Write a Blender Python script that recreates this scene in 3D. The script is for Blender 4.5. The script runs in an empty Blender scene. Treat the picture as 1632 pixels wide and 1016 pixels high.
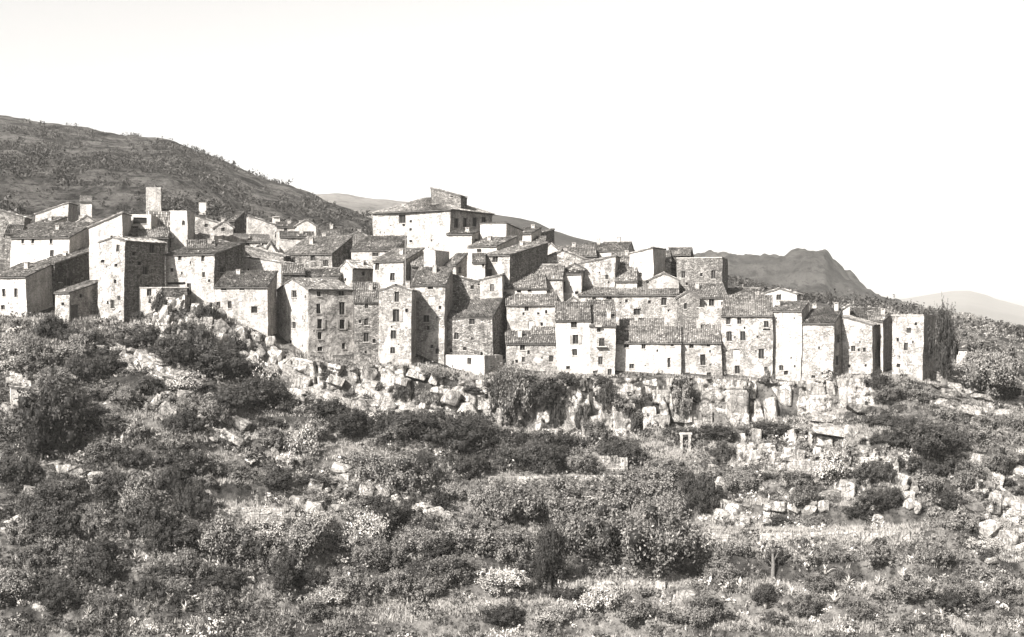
import bpy, math, random
import numpy as np
from mathutils import Vector, noise
R = math.radians
random.seed(7)
rng = np.random.default_rng(7)
C = bpy.context.scene.collection
S = bpy.context.scene
FX = 2242.0; CX = 816.0; CY = 508.0          # lens of the photograph, in its own pixels

# ------------------------------------------------------------------ camera, sky, sun, exposure
cd = bpy.data.cameras.new('camera'); cam = bpy.data.objects.new('camera', cd); C.objects.link(cam)
cd.sensor_width = 36; cd.lens = 36*FX/1632; cd.clip_end = 20000; cd.clip_start = 0.5
cam.location = (0, 0, 0); cam.rotation_euler = (R(90), 0, 0)
S.camera = cam
SUN_AZ = 38; SUN_EL = 35                       # sun behind the left shoulder
sd = Vector((-math.sin(R(SUN_AZ))*math.cos(R(SUN_EL)), -math.cos(R(SUN_AZ))*math.cos(R(SUN_EL)), math.sin(R(SUN_EL))))
w = bpy.data.worlds.new('World'); S.world = w; w.use_nodes = True
nt = w.node_tree; bg = nt.nodes['Background']
sky = nt.nodes.new('ShaderNodeTexSky'); sky.sky_type = 'NISHITA'; sky.sun_disc = False
sky.sun_elevation = R(SUN_EL); sky.sun_rotation = math.atan2(sd.x, sd.y) % (2*math.pi)
sky.dust_density = 3.0; sky.air_density = 1.0; sky.ozone_density = 1.0
bw = nt.nodes.new('ShaderNodeRGBToBW'); nt.links.new(sky.outputs[0], bw.inputs[0])
cm = nt.nodes.new('ShaderNodeVectorMath'); cm.operation = 'SCALE'; cm.inputs[0].default_value = (1.0, 0.982, 0.96)
nt.links.new(bw.outputs[0], cm.inputs['Scale']); nt.links.new(cm.outputs[0], bg.inputs[0])
bg.inputs[1].default_value = 0.070
ld = bpy.data.lights.new('sun', 'SUN'); ld.energy = 5.0; ld.angle = R(0.5); ld.color = (1.0, 0.97, 0.94)
sun = bpy.data.objects.new('sun', ld); C.objects.link(sun)
sun.rotation_euler = sd.to_track_quat('Z', 'Y').to_euler()
S.view_settings.view_transform = 'Standard'; S.view_settings.look = 'None'; S.view_settings.gamma = 1
S.view_settings.use_curve_mapping = False; S.view_settings.exposure = 2.1
S.cycles.max_bounces = 5; S.cycles.diffuse_bounces = 2; S.cycles.volume_bounces = 1; S.cycles.use_denoising = True

# ------------------------------------------------------------------ numbers
def vnoise(x, y, seed=0):
    x = np.asarray(x, float); y = np.asarray(y, float)
    xi = np.floor(x); yi = np.floor(y); fx = x-xi; fy = y-yi
    fx = fx*fx*(3-2*fx); fy = fy*fy*(3-2*fy)
    def h(a, b):
        v = np.sin(a*127.1+b*311.7+seed*74.7)*43758.5453
        return v-np.floor(v)
    return ((h(xi, yi)*(1-fx)+h(xi+1, yi)*fx)*(1-fy)+(h(xi, yi+1)*(1-fx)+h(xi+1, yi+1)*fx)*fy)*2-1
def fbm(x, y, o=4, seed=0):
    s = 0; a = 1; n = 0
    for i in range(o):
        s = s+a*vnoise(np.asarray(x)*2**i+i*17.3, np.asarray(y)*2**i-i*9.1, seed+i); n += a; a *= .5
    return s/n

# terrain profile by bearing (given as photo column of that bearing)
K_x   = [-700,-300,   0, 150, 200, 265, 345, 430, 450, 560, 660, 720, 800, 950,1100,1250,1395,1450,1550,1632,1950,2400]
K_top = [ 440, 480, 512, 512, 528, 498, 505, 545, 572, 590, 588, 614, 606, 608, 608, 614, 606, 604, 628, 650, 690, 700]
K_bot = [ 500, 530, 556, 560, 574, 560, 600, 620, 625, 645, 655, 668, 688, 703, 697, 675, 650, 655, 690, 700, 740, 760]
K_dt  = [ 240, 238, 235, 236, 233, 236, 237, 236, 234, 234, 234, 233, 236, 236, 237, 237, 236, 237, 240, 240, 240, 240]
K_db  = [ 228, 226, 224, 225, 223, 226, 227, 229, 229, 230, 229.5, 229, 230.5, 231, 231.5, 232, 231.5, 230, 228, 226, 226, 226]
K_v   = [ 330, 350, 368, 374, 372, 380, 390, 392, 392, 400, 402, 408, 408, 412, 436, 478, 500, 508, 528, 546, 570, 580]
K_r   = [ 150, 165, 185, 210, 217, 222, 250, 287, 293, 333, 383, 398, 404, 425, 448, 470, 482, 490, 508, 526, 560, 580]
K_dr  = [ 760, 760, 760, 740, 740, 720, 700, 680, 670, 620, 560, 540, 520, 520, 520, 560, 600, 600, 600, 600, 600, 600]
def ground_z(X, D, detail=True):
    X = np.asarray(X, float); D = np.asarray(D, float)
    px = CX+FX*X/np.maximum(D, 1.0)
    px = np.clip(px, -700, 2400)
    f = lambda k: np.interp(px, K_x, k)
    dt, db, dr = f(K_dt), f(K_db), f(K_dr)
    ztop = (CY-f(K_top))/FX*dt; zbot = (CY-f(K_bot))/FX*db
    zv = (CY-f(K_v))/FX*320; zr = (CY-f(K_r))/FX*dr
    zf = (CY-1035)/FX*176+0*D
    cl = np.interp(px, [405, 450, 1385, 1420], [0, 1, 1, 0]); dk = db*(1-cl)+(dt-1.0)*cl; zk = zbot+cl*.5
    ds = [0*D, 0*D+25, 0*D+90, 0*D+130, 0*D+176, db, np.maximum(dk, db+.01), dt, 0*D+320, dr, dr+160, 0*D+3000]
    zs = [0*D-2.2, 0*D-9, 0*D-46, 0*D-60, zf, zbot, zk, ztop, zv, zr, zr-30, zr*0-58]
    z = zs[0]+0*D
    for i in range(len(ds)-1):
        t = np.clip((D-ds[i])/(ds[i+1]-ds[i]), 0, 1)
        z = np.where(D >= ds[i], zs[i]*(1-t)+zs[i+1]*t, z)
    if detail:
        # terraces between the valley and the cliff foot
        m = np.clip((D-165)/8, 0, 1)*np.clip((db-D)/5, 0, 1)
        h = 3.0; ph = (z+1.3*vnoise(X/40., D/18., 3)+.3*vnoise(X/8, D/7, 5))/h; fl = np.floor(ph); fr = ph-fl
        amp = np.clip(.8+.8*vnoise(X/30, D/22, 9)+np.clip(X/60, -.4, .5), 0.15, 1)
        zt = h*(fl+np.clip((fr-.70)/.2, 0, 1)**1.0*.86+fr*.14)-(z*0)
        z = z+m*amp*(zt-h*ph)
        far = np.clip((D-330)/120, 0, 1)
        z = z+(1-far)*(.40*fbm(X/5, D/5, 4, 1)*np.clip((D-140)/30, 0, 1)) + far*(3.4*fbm(X/45, D/60, 5, 2)+1.0*fbm(X/9, D/9, 2, 6))
        # mid hillside terraces
        h2 = 4.0; p2 = (z+1.2*vnoise(X/60, D/60, 12))/h2; f2 = p2-np.floor(p2)
        mm = np.clip((D-330)/30, 0, 1)*np.clip((620-D)/150, 0, 1)*.7
        z = z+mm*h2*(np.clip((f2-.6)/.3, 0, 1)-f2)
    return z
def gz(x, y): return float(ground_z(np.array([x]), np.array([y]))[0])
_dm = np.concatenate([np.arange(150, 262, .35), np.arange(262, 900, 1.5)])
def hit(px, py):
    """the spot of ground seen at that place"""
    z = ground_z((px-CX)/FX*_dm, _dm); zr = (CY-py)/FX*_dm
    i = np.argmax(z >= zr) if (z >= zr).any() else len(_dm)-1
    D = float(_dm[i]); x = (px-CX)/FX*D
    return Vector((x, D, float(z[i])))
def W(px, py, D): return Vector(((px-CX)/FX*D, D, (CY-py)/FX*D))

# ------------------------------------------------------------------ materials
T = (1.0, 0.948, 0.882)
def newmat(name):
    m = bpy.data.materials.new(name); m.use_nodes = True
    b = m.node_tree.nodes['Principled BSDF']; b.inputs['Roughness'].default_value = .9
    b.inputs['Specular IOR Level'].default_value = .06
    return m, m.node_tree, b
def N(t, typ, **k):
    n = t.nodes.new(typ)
    for a, v in k.items():
        if a.startswith('i_'): n.inputs[int(a[2:]) if a[2:].isdigit() else a[2:]].default_value = v
        else: setattr(n, a, v)
    return n
def M(t, op, a, b=None, clamp=False):
    n = t.nodes.new('ShaderNodeMath'); n.operation = op; n.use_clamp = clamp
    for i, v in enumerate((a, b)):
        if v is None: continue
        if isinstance(v, (int, float)): n.inputs[i].default_value = v
        else: t.links.new(v, n.inputs[i])
    return n.outputs[0]
def ramp(t, v, a, b, lo=0., hi=1.):
    n = N(t, 'ShaderNodeMapRange'); n.interpolation_type = 'SMOOTHSTEP'
    t.links.new(v, n.inputs[0])
    for i, x in ((1, a), (2, b), (3, lo), (4, hi)): n.inputs[i].default_value = x
    return n.outputs[0]
def noise_t(t, vec, scale, detail=4, rough=.6):
    n = N(t, 'ShaderNodeTexNoise'); t.links.new(vec, n.inputs['Vector'])
    n.inputs['Scale'].default_value = scale; n.inputs['Detail'].default_value = detail; n.inputs['Roughness'].default_value = rough
    return n.outputs[0]
def finish(t, b, val, bump=None, dist=.05, strength=.6):
    val = M(t, 'MAXIMUM', val, .012)
    v = N(t, 'ShaderNodeVectorMath', operation='SCALE'); v.inputs[0].default_value = T
    t.links.new(val, v.inputs['Scale']); t.links.new(v.outputs[0], b.inputs['Base Color'])
    if bump is not None:
        n = N(t, 'ShaderNodeBump'); n.inputs['Distance'].default_value = dist; n.inputs['Strength'].default_value = strength
        t.links.new(bump, n.inputs['Height']); t.links.new(n.outputs[0], b.inputs['Normal'])
def pos(t): return N(t, 'ShaderNodeNewGeometry').outputs['Position']
def objcoord(t): return N(t, 'ShaderNodeTexCoord').outputs['Object']
def scaled(t, vec, s):
    n = N(t, 'ShaderNodeVectorMath', operation='MULTIPLY'); t.links.new(vec, n.inputs[0]); n.inputs[1].default_value = s
    return n.outputs[0]

def wall_mat(name, base, stone, stain, scale=2.6, bump=.5, contrast=1.0):
    """stone 0..1: how far the courses show through the render"""
    m, t, b = newmat(name); p = pos(t)
    ps = scaled(t, p, (1, 1, 1.9))
    vo = N(t, 'ShaderNodeTexVoronoi'); t.links.new(ps, vo.inputs['Vector']); vo.inputs['Scale'].default_value = scale
    ve = N(t, 'ShaderNodeTexVoronoi', feature='DISTANCE_TO_EDGE'); t.links.new(ps, ve.inputs['Vector']); ve.inputs['Scale'].default_value = scale
    sx = N(t, 'ShaderNodeSeparateColor'); t.links.new(vo.outputs['Color'], sx.inputs[0])
    joint = ramp(t, ve.outputs['Distance'], .0, .14)
    patch = ramp(t, noise_t(t, p, .45, 6, .7), .42, .56)                      # where the plaster is gone
    st = M(t, 'MULTIPLY', patch, stone) if stone < 1 else patch
    if stone >= .95: st = ramp(t, noise_t(t, p, .4, 3), .2, .4, .75, 1)
    cell = M(t, 'ADD', M(t, 'MULTIPLY', sx.outputs[0], .75*contrast), 1-.5*contrast)
    cell = M(t, 'MULTIPLY', cell, M(t, 'ADD', M(t, 'MULTIPLY', joint, .45), .55))
    cell = M(t, 'ADD', M(t, 'MULTIPLY', M(t, 'SUBTRACT', cell, 1), st), 1)
    blot = ramp(t, noise_t(t, p, .28, 6, .7), .3, .68, 1-.5*stain, 1.08)
    streak = ramp(t, noise_t(t, scaled(t, p, (1.3, 1.3, .12)), 1.0, 4, .6), .32, .6, 1-.5*stain, 1.0)
    fine = ramp(t, noise_t(t, p, 3.2, 4, .7), .25, .72, .62, 1.2)
    spk = ramp(t, noise_t(t, p, 2.1, 4, .65), .60, .68, 1.0, .55)
    val = M(t, 'MULTIPLY', M(t, 'MULTIPLY', M(t, 'MULTIPLY', M(t, 'MULTIPLY', cell, blot), streak), fine), base)
    val = M(t, 'MULTIPLY', val, spk)
    h = M(t, 'ADD', M(t, 'MULTIPLY', joint, st), M(t, 'MULTIPLY', noise_t(t, p, 5, 4, .7), .8))
    finish(t, b, val, h, .10, bump)
    return m
MW = {
 'white':  wall_mat('white_lime_wash', .34, .45, .5, bump=.3),
 'cream':  wall_mat('worn_pale_render', .29, .85, .55, bump=.45),
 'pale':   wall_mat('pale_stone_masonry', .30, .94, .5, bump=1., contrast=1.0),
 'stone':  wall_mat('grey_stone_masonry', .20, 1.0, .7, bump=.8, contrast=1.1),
 'rubble': wall_mat('dark_rubble_masonry', .11, 1.0, .6, scale=2.1, bump=1.0, contrast=1.35),
 'spot':   wall_mat('blotched_crumbling_render', .24, .95, .8, scale=2.3, bump=.8, contrast=1.2),
}
def roof_mat():
    m, t, b = newmat('old_canal_tiles'); p = pos(t)
    a = N(t, 'ShaderNodeAttribute'); a.attribute_name = 'tint'
    bl = ramp(t, noise_t(t, p, .5, 5, .7), .3, .7, .6, 1.5)
    sp = ramp(t, noise_t(t, p, 3.4, 2, .6), .60, .72, 1.0, 2.1)
    oi = N(t, 'ShaderNodeObjectInfo')
    v = M(t, 'MULTIPLY', M(t, 'MULTIPLY', a.outputs['Fac'], bl), sp)
    v = M(t, 'MULTIPLY', v, M(t, 'ADD', M(t, 'MULTIPLY', oi.outputs['Random'], .5), .75))
    finish(t, b, M(t, 'MULTIPLY', v, .105), noise_t(t, p, 6, 3), .06, .6); return m
MROOF = roof_mat()
def plain(name, v, rough=.9, sp=.15, var=.25, sc=2):
    m, t, b = newmat(name); p = pos(t); b.inputs['Roughness'].default_value = rough; b.inputs['Specular IOR Level'].default_value = sp
    finish(t, b, M(t, 'MULTIPLY', ramp(t, noise_t(t, p, sc, 4), .3, .7, 1-var, 1+var), v)); return m
MSOFF = plain('eave_mortar_and_soffit', .07); MGLASS = plain('dark_window_glass', .012, .35, .08); MFRAME = plain('weathered_window_wood', .09)
MSHUT = plain('grey_shutter_paint', .17); MSHUTL = plain('pale_shutter_paint', .24); MSILL = plain('stone_sill', .25); MDOOR = plain('old_plank_door', .06)
MCHIM = wall_mat('chimney_render', .28, .5, .5, scale=4); MWOOD = plain('grey_timber', .12); MIRON = plain('dark_iron', .03)
MNICHE = plain('blocked_opening_render', .25, var=.2)

def rock_mat(name, base, dark=.55):
    m, t, b = newmat(name); p = pos(t)
    big = ramp(t, noise_t(t, p, .35, 6, .7), .34, .62, dark, 1.08)
    stre = ramp(t, noise_t(t, scaled(t, p, (1.4, 1.4, .18)), 1.1, 5, .65), .36, .56, .45, 1.0)
    fine = ramp(t, noise_t(t, p, 2.6, 5, .75), .3, .66, .55, 1.2)
    ve = N(t, 'ShaderNodeTexVoronoi', feature='DISTANCE_TO_EDGE'); t.links.new(scaled(t, p, (1, 1, .6)), ve.inputs['Vector']); ve.inputs['Scale'].default_value = .9
    crack = ramp(t, ve.outputs['Distance'], 0, .045, .4, 1)
    v = M(t, 'MULTIPLY', M(t, 'MULTIPLY', M(t, 'MULTIPLY', M(t, 'MULTIPLY', big, stre), fine), crack), base)
    h = M(t, 'ADD', noise_t(t, p, 1.6, 8, .75), M(t, 'MULTIPLY', crack, .25))
    finish(t, b, v, h, .45, .9); return m
MROCK = rock_mat('pale_limestone', .33); MROCK2 = rock_mat('weathered_limestone', .23, .4)
def leaf_mat(name, base, spread):
    m, t, b = newmat(name)
    a = N(t, 'ShaderNodeAttribute'); a.attribute_name = 'tint'; oi = N(t, 'ShaderNodeObjectInfo')
    v = M(t, 'ADD', M(t, 'MULTIPLY', a.outputs['Fac'], spread), 1-spread*.5)
    v = M(t, 'MULTIPLY', v, M(t, 'ADD', M(t, 'MULTIPLY', oi.outputs['Random'], .5), .75))
    finish(t, b, M(t, 'MULTIPLY', v, base)); b.inputs['Roughness'].default_value = .6; b.inputs['Specular IOR Level'].default_value = .07
    return m
MLD = leaf_mat('dark_leaves', .028, 1.8); MLM = leaf_mat('grey_leaves', .09, 1.8); MLL = leaf_mat('pale_leaves', .20, 1.9)
MGR = leaf_mat('dry_grass', .20, 1.2); MAG = leaf_mat('agave_leaf', .26, .8); MBARK = plain('bark', .08, sc=4)
def ground_mat():
    m, t, b = newmat('dry_hillside_soil'); p = pos(t); g = N(t, 'ShaderNodeNewGeometry')
    sp = N(t, 'ShaderNodeSeparateXYZ'); t.links.new(g.outputs['True Normal'], sp.inputs[0])
    n1 = ramp(t, noise_t(t, p, .09, 8, .68), .42, .60)
    n2 = ramp(t, noise_t(t, p, .7, 6, .75), .35, .65, .45, 1.35)
    n3 = ramp(t, noise_t(t, p, .22, 7, .7), .60, .68, 0, 1)       # bare limestone showing
    v = M(t, 'MULTIPLY', M(t, 'ADD', M(t, 'MULTIPLY', n1, .075), .028), n2)
    v = M(t, 'ADD', M(t, 'MULTIPLY', v, M(t, 'SUBTRACT', 1, n3)), M(t, 'MULTIPLY', n3, .27))
    spk = ramp(t, noise_t(t, p, 1.6, 3, .6), .56, .64, 1, .28)
    v = M(t, 'MULTIPLY', v, spk)
    finish(t, b, v, noise_t(t, p, 1.2, 8, .8), .5, .9); return m
MGROUND = ground_mat()
def hill_mat(name, base, sc, amt):
    m, t, b = newmat(name); p = pos(t)
    n1 = ramp(t, noise_t(t, p, sc, 9, .72), .36, .62, 1-amt, 1+amt)
    n2 = ramp(t, noise_t(t, p, sc*7, 6, .75), .5, .62, 1, 1-amt)
    r = ramp(t, noise_t(t, p, sc*3, 6, .8), .66, .70, 0, 1)
    v = M(t, 'ADD', M(t, 'MULTIPLY', M(t, 'MULTIPLY', n1, n2), base), M(t, 'MULTIPLY', r, base*1.5))
    finish(t, b, v, noise_t(t, p, sc*2.5, 10, .85), 9, 1.); return m
MHILL = hill_mat('scrub_covered_hillside', .075, .06, .8)
MMT = hill_mat('dark_wooded_mountain', .034, .016, .75); MFAR = hill_mat('far_bare_mountain', .065, .002, .1); MRID = hill_mat('dry_far_ridge', .14, .01, .3)
MRIDD = hill_mat('wooded_far_ridge', .05, .01, .3)

# ------------------------------------------------------------------ objects
def empty(name, label, cat, loc, group=None):
    o = bpy.data.objects.new(name, None); C.objects.link(o); o.location = loc; o.empty_display_size = .5
    tag(o, label, cat, group); return o
def tag(o, label=None, cat=None, group=None, kind=None):
    if label: o['label'] = label
    if cat: o['category'] = cat
    if group: o['group'] = group
    if kind: o['kind'] = kind
    return o
def mesh(name, V, F, mats, tint=None, mi=None, smooth=False):
    me = bpy.data.meshes.new(name); me.from_pydata(V, [], F)
    for m in (mats if isinstance(mats, (list, tuple)) else [mats]): me.materials.append(m)
    if tint is not None:
        a = me.attributes.new('tint', 'FLOAT', 'FACE'); a.data.foreach_set('value', np.asarray(tint, np.float32))
    if mi is not None: me.polygons.foreach_set('material_index', np.asarray(mi, np.int32))
    if smooth: me.polygons.foreach_set('use_smooth', [True]*len(F))
    me.update(); return me
def quads(name, V, Q, mats, tint=None):
    """fast mesh of quads from numpy"""
    V = np.ascontiguousarray(V, np.float32); Q = np.ascontiguousarray(Q, np.int32); n = len(Q); k = Q.shape[1]
    me = bpy.data.meshes.new(name); me.vertices.add(len(V)); me.vertices.foreach_set('co', V.ravel())
    me.loops.add(n*k); me.loops.foreach_set('vertex_index', Q.ravel())
    me.polygons.add(n); me.polygons.foreach_set('loop_start', np.arange(n, dtype=np.int32)*k)
    me.update(calc_edges=True)
    me.materials.append(mats)
    if tint is not None:
        a = me.attributes.new('tint', 'FLOAT', 'FACE'); a.data.foreach_set('value', np.asarray(tint, np.float32))
    return me
def place(name, me, parent=None, loc=(0, 0, 0), rot=None, scale=None):
    o = bpy.data.objects.new(name, me); C.objects.link(o); o.location = loc
    if rot is not None: o.rotation_euler = rot
    if scale is not None: o.scale = scale
    if parent is not None: o.parent = parent
    return o
class MB:
    def __init__(s): s.V = []; s.F = []; s.T = []; s.I = []
    def face(s, pts, mi=0, t=1.):
        n = len(s.V); s.V += [tuple(p) for p in pts]; s.F.append(tuple(range(n, n+len(pts)))); s.T.append(t); s.I.append(mi)
    def box(s, o, a, b, c, mi=0, t=1.):
        """o corner, a b c edge vectors"""
        o, a, b, c = Vector(o), Vector(a), Vector(b), Vector(c)
        P = [o, o+a, o+a+b, o+b, o+c, o+a+c, o+a+b+c, o+b+c]
        for f in ((3, 2, 1, 0), (4, 5, 6, 7), (0, 1, 5, 4), (1, 2, 6, 5), (2, 3, 7, 6), (3, 0, 4, 7)): s.face([P[i] for i in f], mi, t)
    def tube(s, p, q, r0, r1, n=7, mi=0):
        p, q = Vector(p), Vector(q); d = (q-p).normalized(); u = d.orthogonal().normalized(); v = d.cross(u)
        A = [p+(u*math.cos(k*2*math.pi/n)+v*math.sin(k*2*math.pi/n))*r0 for k in range(n)]
        B = [q+(u*math.cos(k*2*math.pi/n)+v*math.sin(k*2*math.pi/n))*r1 for k in range(n)]
        for k in range(n): s.face([A[k], A[(k+1) % n], B[(k+1) % n], B[k]], mi)
        s.face(B, mi)
    def obj(s, name, mats, parent=None, off=Vector((0, 0, 0)), tint=False, loc=(0, 0, 0)):
        me = mesh(name, [(x-off[0], y-off[1], z-off[2]) for x, y, z in s.V], s.F, mats, s.T if tint else None, s.I)
        return place(name, me, parent, loc)
UP = Vector((0, 0, 1))
def wobL(p):
    q = Vector(p)*.07
    return Vector(p)+Vector((noise.noise(q), noise.noise(q+Vector((11, 0, 0))), 0))*.45
def wob(p, a=.10):
    f_ = Vector(p)*1.3; p = wobL(p)+Vector((noise.noise(f_), noise.noise(f_+Vector((7, 0, 0))), noise.noise(f_+Vector((0, 9, 0)))))*.07
    q = Vector(p)*.45
    return Vector(p)+Vector((noise.noise(q), noise.noise(q+Vector((31, 0, 0))), noise.noise(q+Vector((0, 57, 0)))))*a

# ------------------------------------------------------------------ setting: terrain
def sheet(name, pxs, Ds, mat, zf=None, smooth=True):
    PX, DD = np.meshgrid(pxs, Ds); X = (PX-CX)/FX*DD; Z = (zf or ground_z)(X, DD)
    V = np.stack([X, DD, Z], -1).reshape(-1, 3); n = len(pxs); r = len(Ds)
    i = (np.arange(r-1)[:, None]*n+np.arange(n-1)[None]).ravel()
    me = quads(name, V, np.stack([i, i+1, i+1+n, i+n], 1), mat)
    if smooth: me.polygons.foreach_set('use_smooth', [True]*len(me.polygons))
    return tag(place(name, me), kind='structure')
sheet('hillside_ground', np.concatenate([np.arange(-700, -60, 20), np.arange(-60, 1700, 4), np.arange(1700, 2400, 20)]),
      np.concatenate([np.arange(2, 160, 6), np.arange(160, 262, .55), np.arange(262, 340, 2)]), MGROUND)
sheet('hillside_behind_village', np.arange(-700, 2400, 6), np.concatenate([np.arange(338, 780, 3.2), np.arange(780, 1400, 40)]), MHILL)
def ridge(name, pts, D0, D1, mat, rough, step=8, base=530, seed=1, rs=200.):
    xs = [p[0] for p in pts]; ys = [p[1] for p in pts]
    pxs = np.arange(xs[0], xs[-1]+1, step); Ds = np.concatenate([np.linspace(D0, D1, 60), np.linspace(D1, D1*1.3, 8)[1:]])
    def zf(X, D):
        px = CX+FX*X/D; zr = (CY-np.interp(px, xs, ys))/FX*D1; t = np.clip((D-D0)/(D1-D0), 0, 1)
        z = -50+(zr+50)*t**.8; z = np.where(D > D1, zr-(D-D1)*.5, z)
        n = fbm(X/rs, D/rs, 6, seed); k = np.sin(np.clip(t, 0, 1)*math.pi)*.9+.06
        return z+rough*n*k+rough*.16*fbm(X/rs*7, D/rs*7, 4, seed+4)*(.35+t)
    return sheet(name, pxs, Ds, mat, zf, True)
ridge('pale_ridge', [(380, 330), (450, 312), (540, 309), (600, 318), (650, 322), (700, 332), (760, 350), (800, 372)], 900, 1500, MRID, 9, seed=3)
ridge('wooded_ridge', [(700, 380), (740, 352), (780, 343), (815, 345), (850, 352), (880, 366), (905, 374), (945, 386), (1000, 398), (1060, 409), (1120, 425), (1200, 450)], 700, 1100, MRIDD, 6, step=5, seed=5, rs=120)
ridge('dark_mountain', [(960, 440), (1040, 420), (1080, 411), (1120, 406), (1160, 404), (1195, 411), (1225, 414), (1236, 416), (1248, 412), (1256, 409), (1266, 404), (1276, 403), (1283, 399), (1292, 401), (1303, 398), (1314, 400), (1319, 406), (1322, 412), (1328, 423), (1338, 429), (1350, 438), (1360, 442),
   (1375, 456), (1395, 467), (1420, 474), (1450, 483), (1500, 500), (1560, 530), (1640, 560), (1800, 600)], 1000, 1700, MMT, 55, step=2.5, seed=8, rs=160)
ridge('far_mountain', [(1250, 530), (1340, 500), (1430, 478), (1480, 469), (1520, 464), (1545, 464), (1565, 469), (1590, 478), (1632, 489), (1760, 505), (1950, 520), (2200, 480), (2400, 500)], 4200, 6000, MFAR, 30, seed=11, rs=900)
ridge('far_plateau', [(-700, 300), (-300, 350), (0, 420), (200, 470), (500, 500), (1200, 505), (1500, 500)], 3000, 5000, MFAR, 20, step=20, seed=12, rs=700)
fl = mesh('valley_floor', [(-6500, -180, -64), (6500, -180, -64), (6500, 8200, -64), (-6500, 8200, -64)], [(0, 1, 2, 3)], MHILL)
tag(place('valley_floor', fl), kind='structure')
m, t, b = newmat('haze_air'); t.nodes.remove(b); pv = N(t, 'ShaderNodeVolumePrincipled')
pv.inputs['Color'].default_value = (1, .98, .93, 1); pv.inputs['Density'].default_value = .00005; pv.inputs['Anisotropy'].default_value = 0.
t.links.new(pv.outputs[0], t.nodes['Material Output'].inputs['Volume'])
hz = MB(); hz.box((-6800, -200, -65.5), (13600, 0, 0), (0, 8600, 0), (0, 0, 330)); h = hz.obj('haze', m); tag(h, kind='stuff')

# ------------------------------------------------------------------ roofs
def roof_plane(mb, e0, e1, r1, r0, seed=0, pitch=.31):
    """barrel tiles between eave e0-e1 and ridge r0-r1, seen from above"""
    e0, e1, r0, r1 = map(wobL, (e0, e1, r0, r1)); L = max((e1-e0).length, (r1-r0).length); H = ((r0-e0).length+(r1-e1).length)/2
    nw = max(3, int(L/pitch)); nr = max(2, int(H/.5)); n = (e1-e0).cross(r0-e0)
    if n.length < 1e-6: n = (e1-e0).cross(r1-e0)
    n.normalize()
    if n.z < 0: n = -n
    rd = random.Random(seed); sag = rd.uniform(.04, .14)
    prof = (0, .6, 1, .6)
    for r in range(nr):
        t0 = r/nr; t1 = min(1, (r+1.12)/nr)
        lo = []; hi = []
        for i in range(nw*4+1):
            k = i//4; s = i/(nw*4); ph = prof[i % 4]
            jr = ((math.sin(k*12.9898+r*78.233+seed)*43758.5453) % 1-.5)*.06
            s2 = min(1, max(0, s))
            a = e0.lerp(e1, s2).lerp(r0.lerp(r1, s2), t0); b2 = e0.lerp(e1, s2).lerp(r0.lerp(r1, s2), t1)
            sg = -sag*math.sin(math.pi*s)*math.sin(math.pi*(t0+.08))
            lo.append(a+n*(.07+.15*ph+jr+sg)); hi.append(b2+n*(.15*ph+jr+sg))
        for i in range(nw*4):
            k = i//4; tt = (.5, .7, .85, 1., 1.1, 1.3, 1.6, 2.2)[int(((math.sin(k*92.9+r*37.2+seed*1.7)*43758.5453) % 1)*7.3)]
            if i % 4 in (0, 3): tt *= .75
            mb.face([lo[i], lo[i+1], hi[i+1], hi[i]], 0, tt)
    # slab and mortar under the tiles, showing as the eave edge
    P = [e0, e1, r1, r0]; Q = [p-n*.02 for p in P]; B = [p-n*.17 for p in P]
    for i in range(4):
        j = (i+1) % 4
        if (P[i]-P[j]).length > .01: mb.face([B[i], B[j], Q[j], Q[i]], 1, 1)
    mb.face([p for p in Q], 0, 1); mb.face(B[::-1], 1, 1)

# ------------------------------------------------------------------ walls with real openings
def wall_face(mb, P0, P1, zb, top, holes, inward, deep=.3):
    """top: list of (u, z); holes: (u0, u1, z0, z1); inward: unit vector into the house"""
    P0 = Vector((P0.x, P0.y, 0)); P1 = Vector((P1.x, P1.y, 0)); L = (P1-P0).length; d = (P1-P0)/L
    us = {0., L}; zt = min(z for u, z in top); zs = {zb, zt}
    for u, z in top: us.add(min(max(u, 0.), L))
    for h_ in holes: us |= {h_[0], h_[1]}; zs |= {h_[2], h_[3]}
    k = max(1, int(L/1.1))
    for i in range(1, k): us.add(L*i/k)
    k = max(1, int((zt-zb)/1.3))
    for i in range(1, k): zs.add(zb+(zt-zb)*i/k)
    def thin(vals, keep):
        out = []
        for v in sorted(vals):
            if out and v-out[-1] < .02: continue
            out.append(v)
        return out
    us = thin(us, None); zs = thin(zs, None)
    if zs[-1] < zt: zs[-1] = zt
    if us[-1] < L: us[-1] = L
    tu = [a for a, b_ in top]; tz = [b_ for a, b_ in top]
    P = lambda u, z: wob(P0+d*u+UP*z)
    for i in range(len(us)-1):
        ua, ub = us[i], us[i+1]; um = (ua+ub)/2
        for j in range(len(zs)-1):
            za, zc = zs[j], zs[j+1]; zm = (za+zc)/2
            if any(h_[0] < um < h_[1] and h_[2] < zm < h_[3] for h_ in holes): continue
            mb.face([P(ua, za), P(ub, za), P(ub, zc), P(ua, zc)])
        a, b_ = float(np.interp(ua, tu, tz)), float(np.interp(ub, tu, tz))
        if a-zt > .01 or b_-zt > .01: mb.face([P(ua, zt), P(ub, zt), P(ub, b_), P(ua, a)])
    for u0, u1, z0, z1 in holes:
        q = [P(u0, z0), P(u1, z0), P(u1, z1), P(u0, z1)]; r_ = [p+inward*deep for p in q]
        for i in range(4):
            j = (i+1) % 4; mb.face([q[i], q[j], r_[j], r_[i]])

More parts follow.
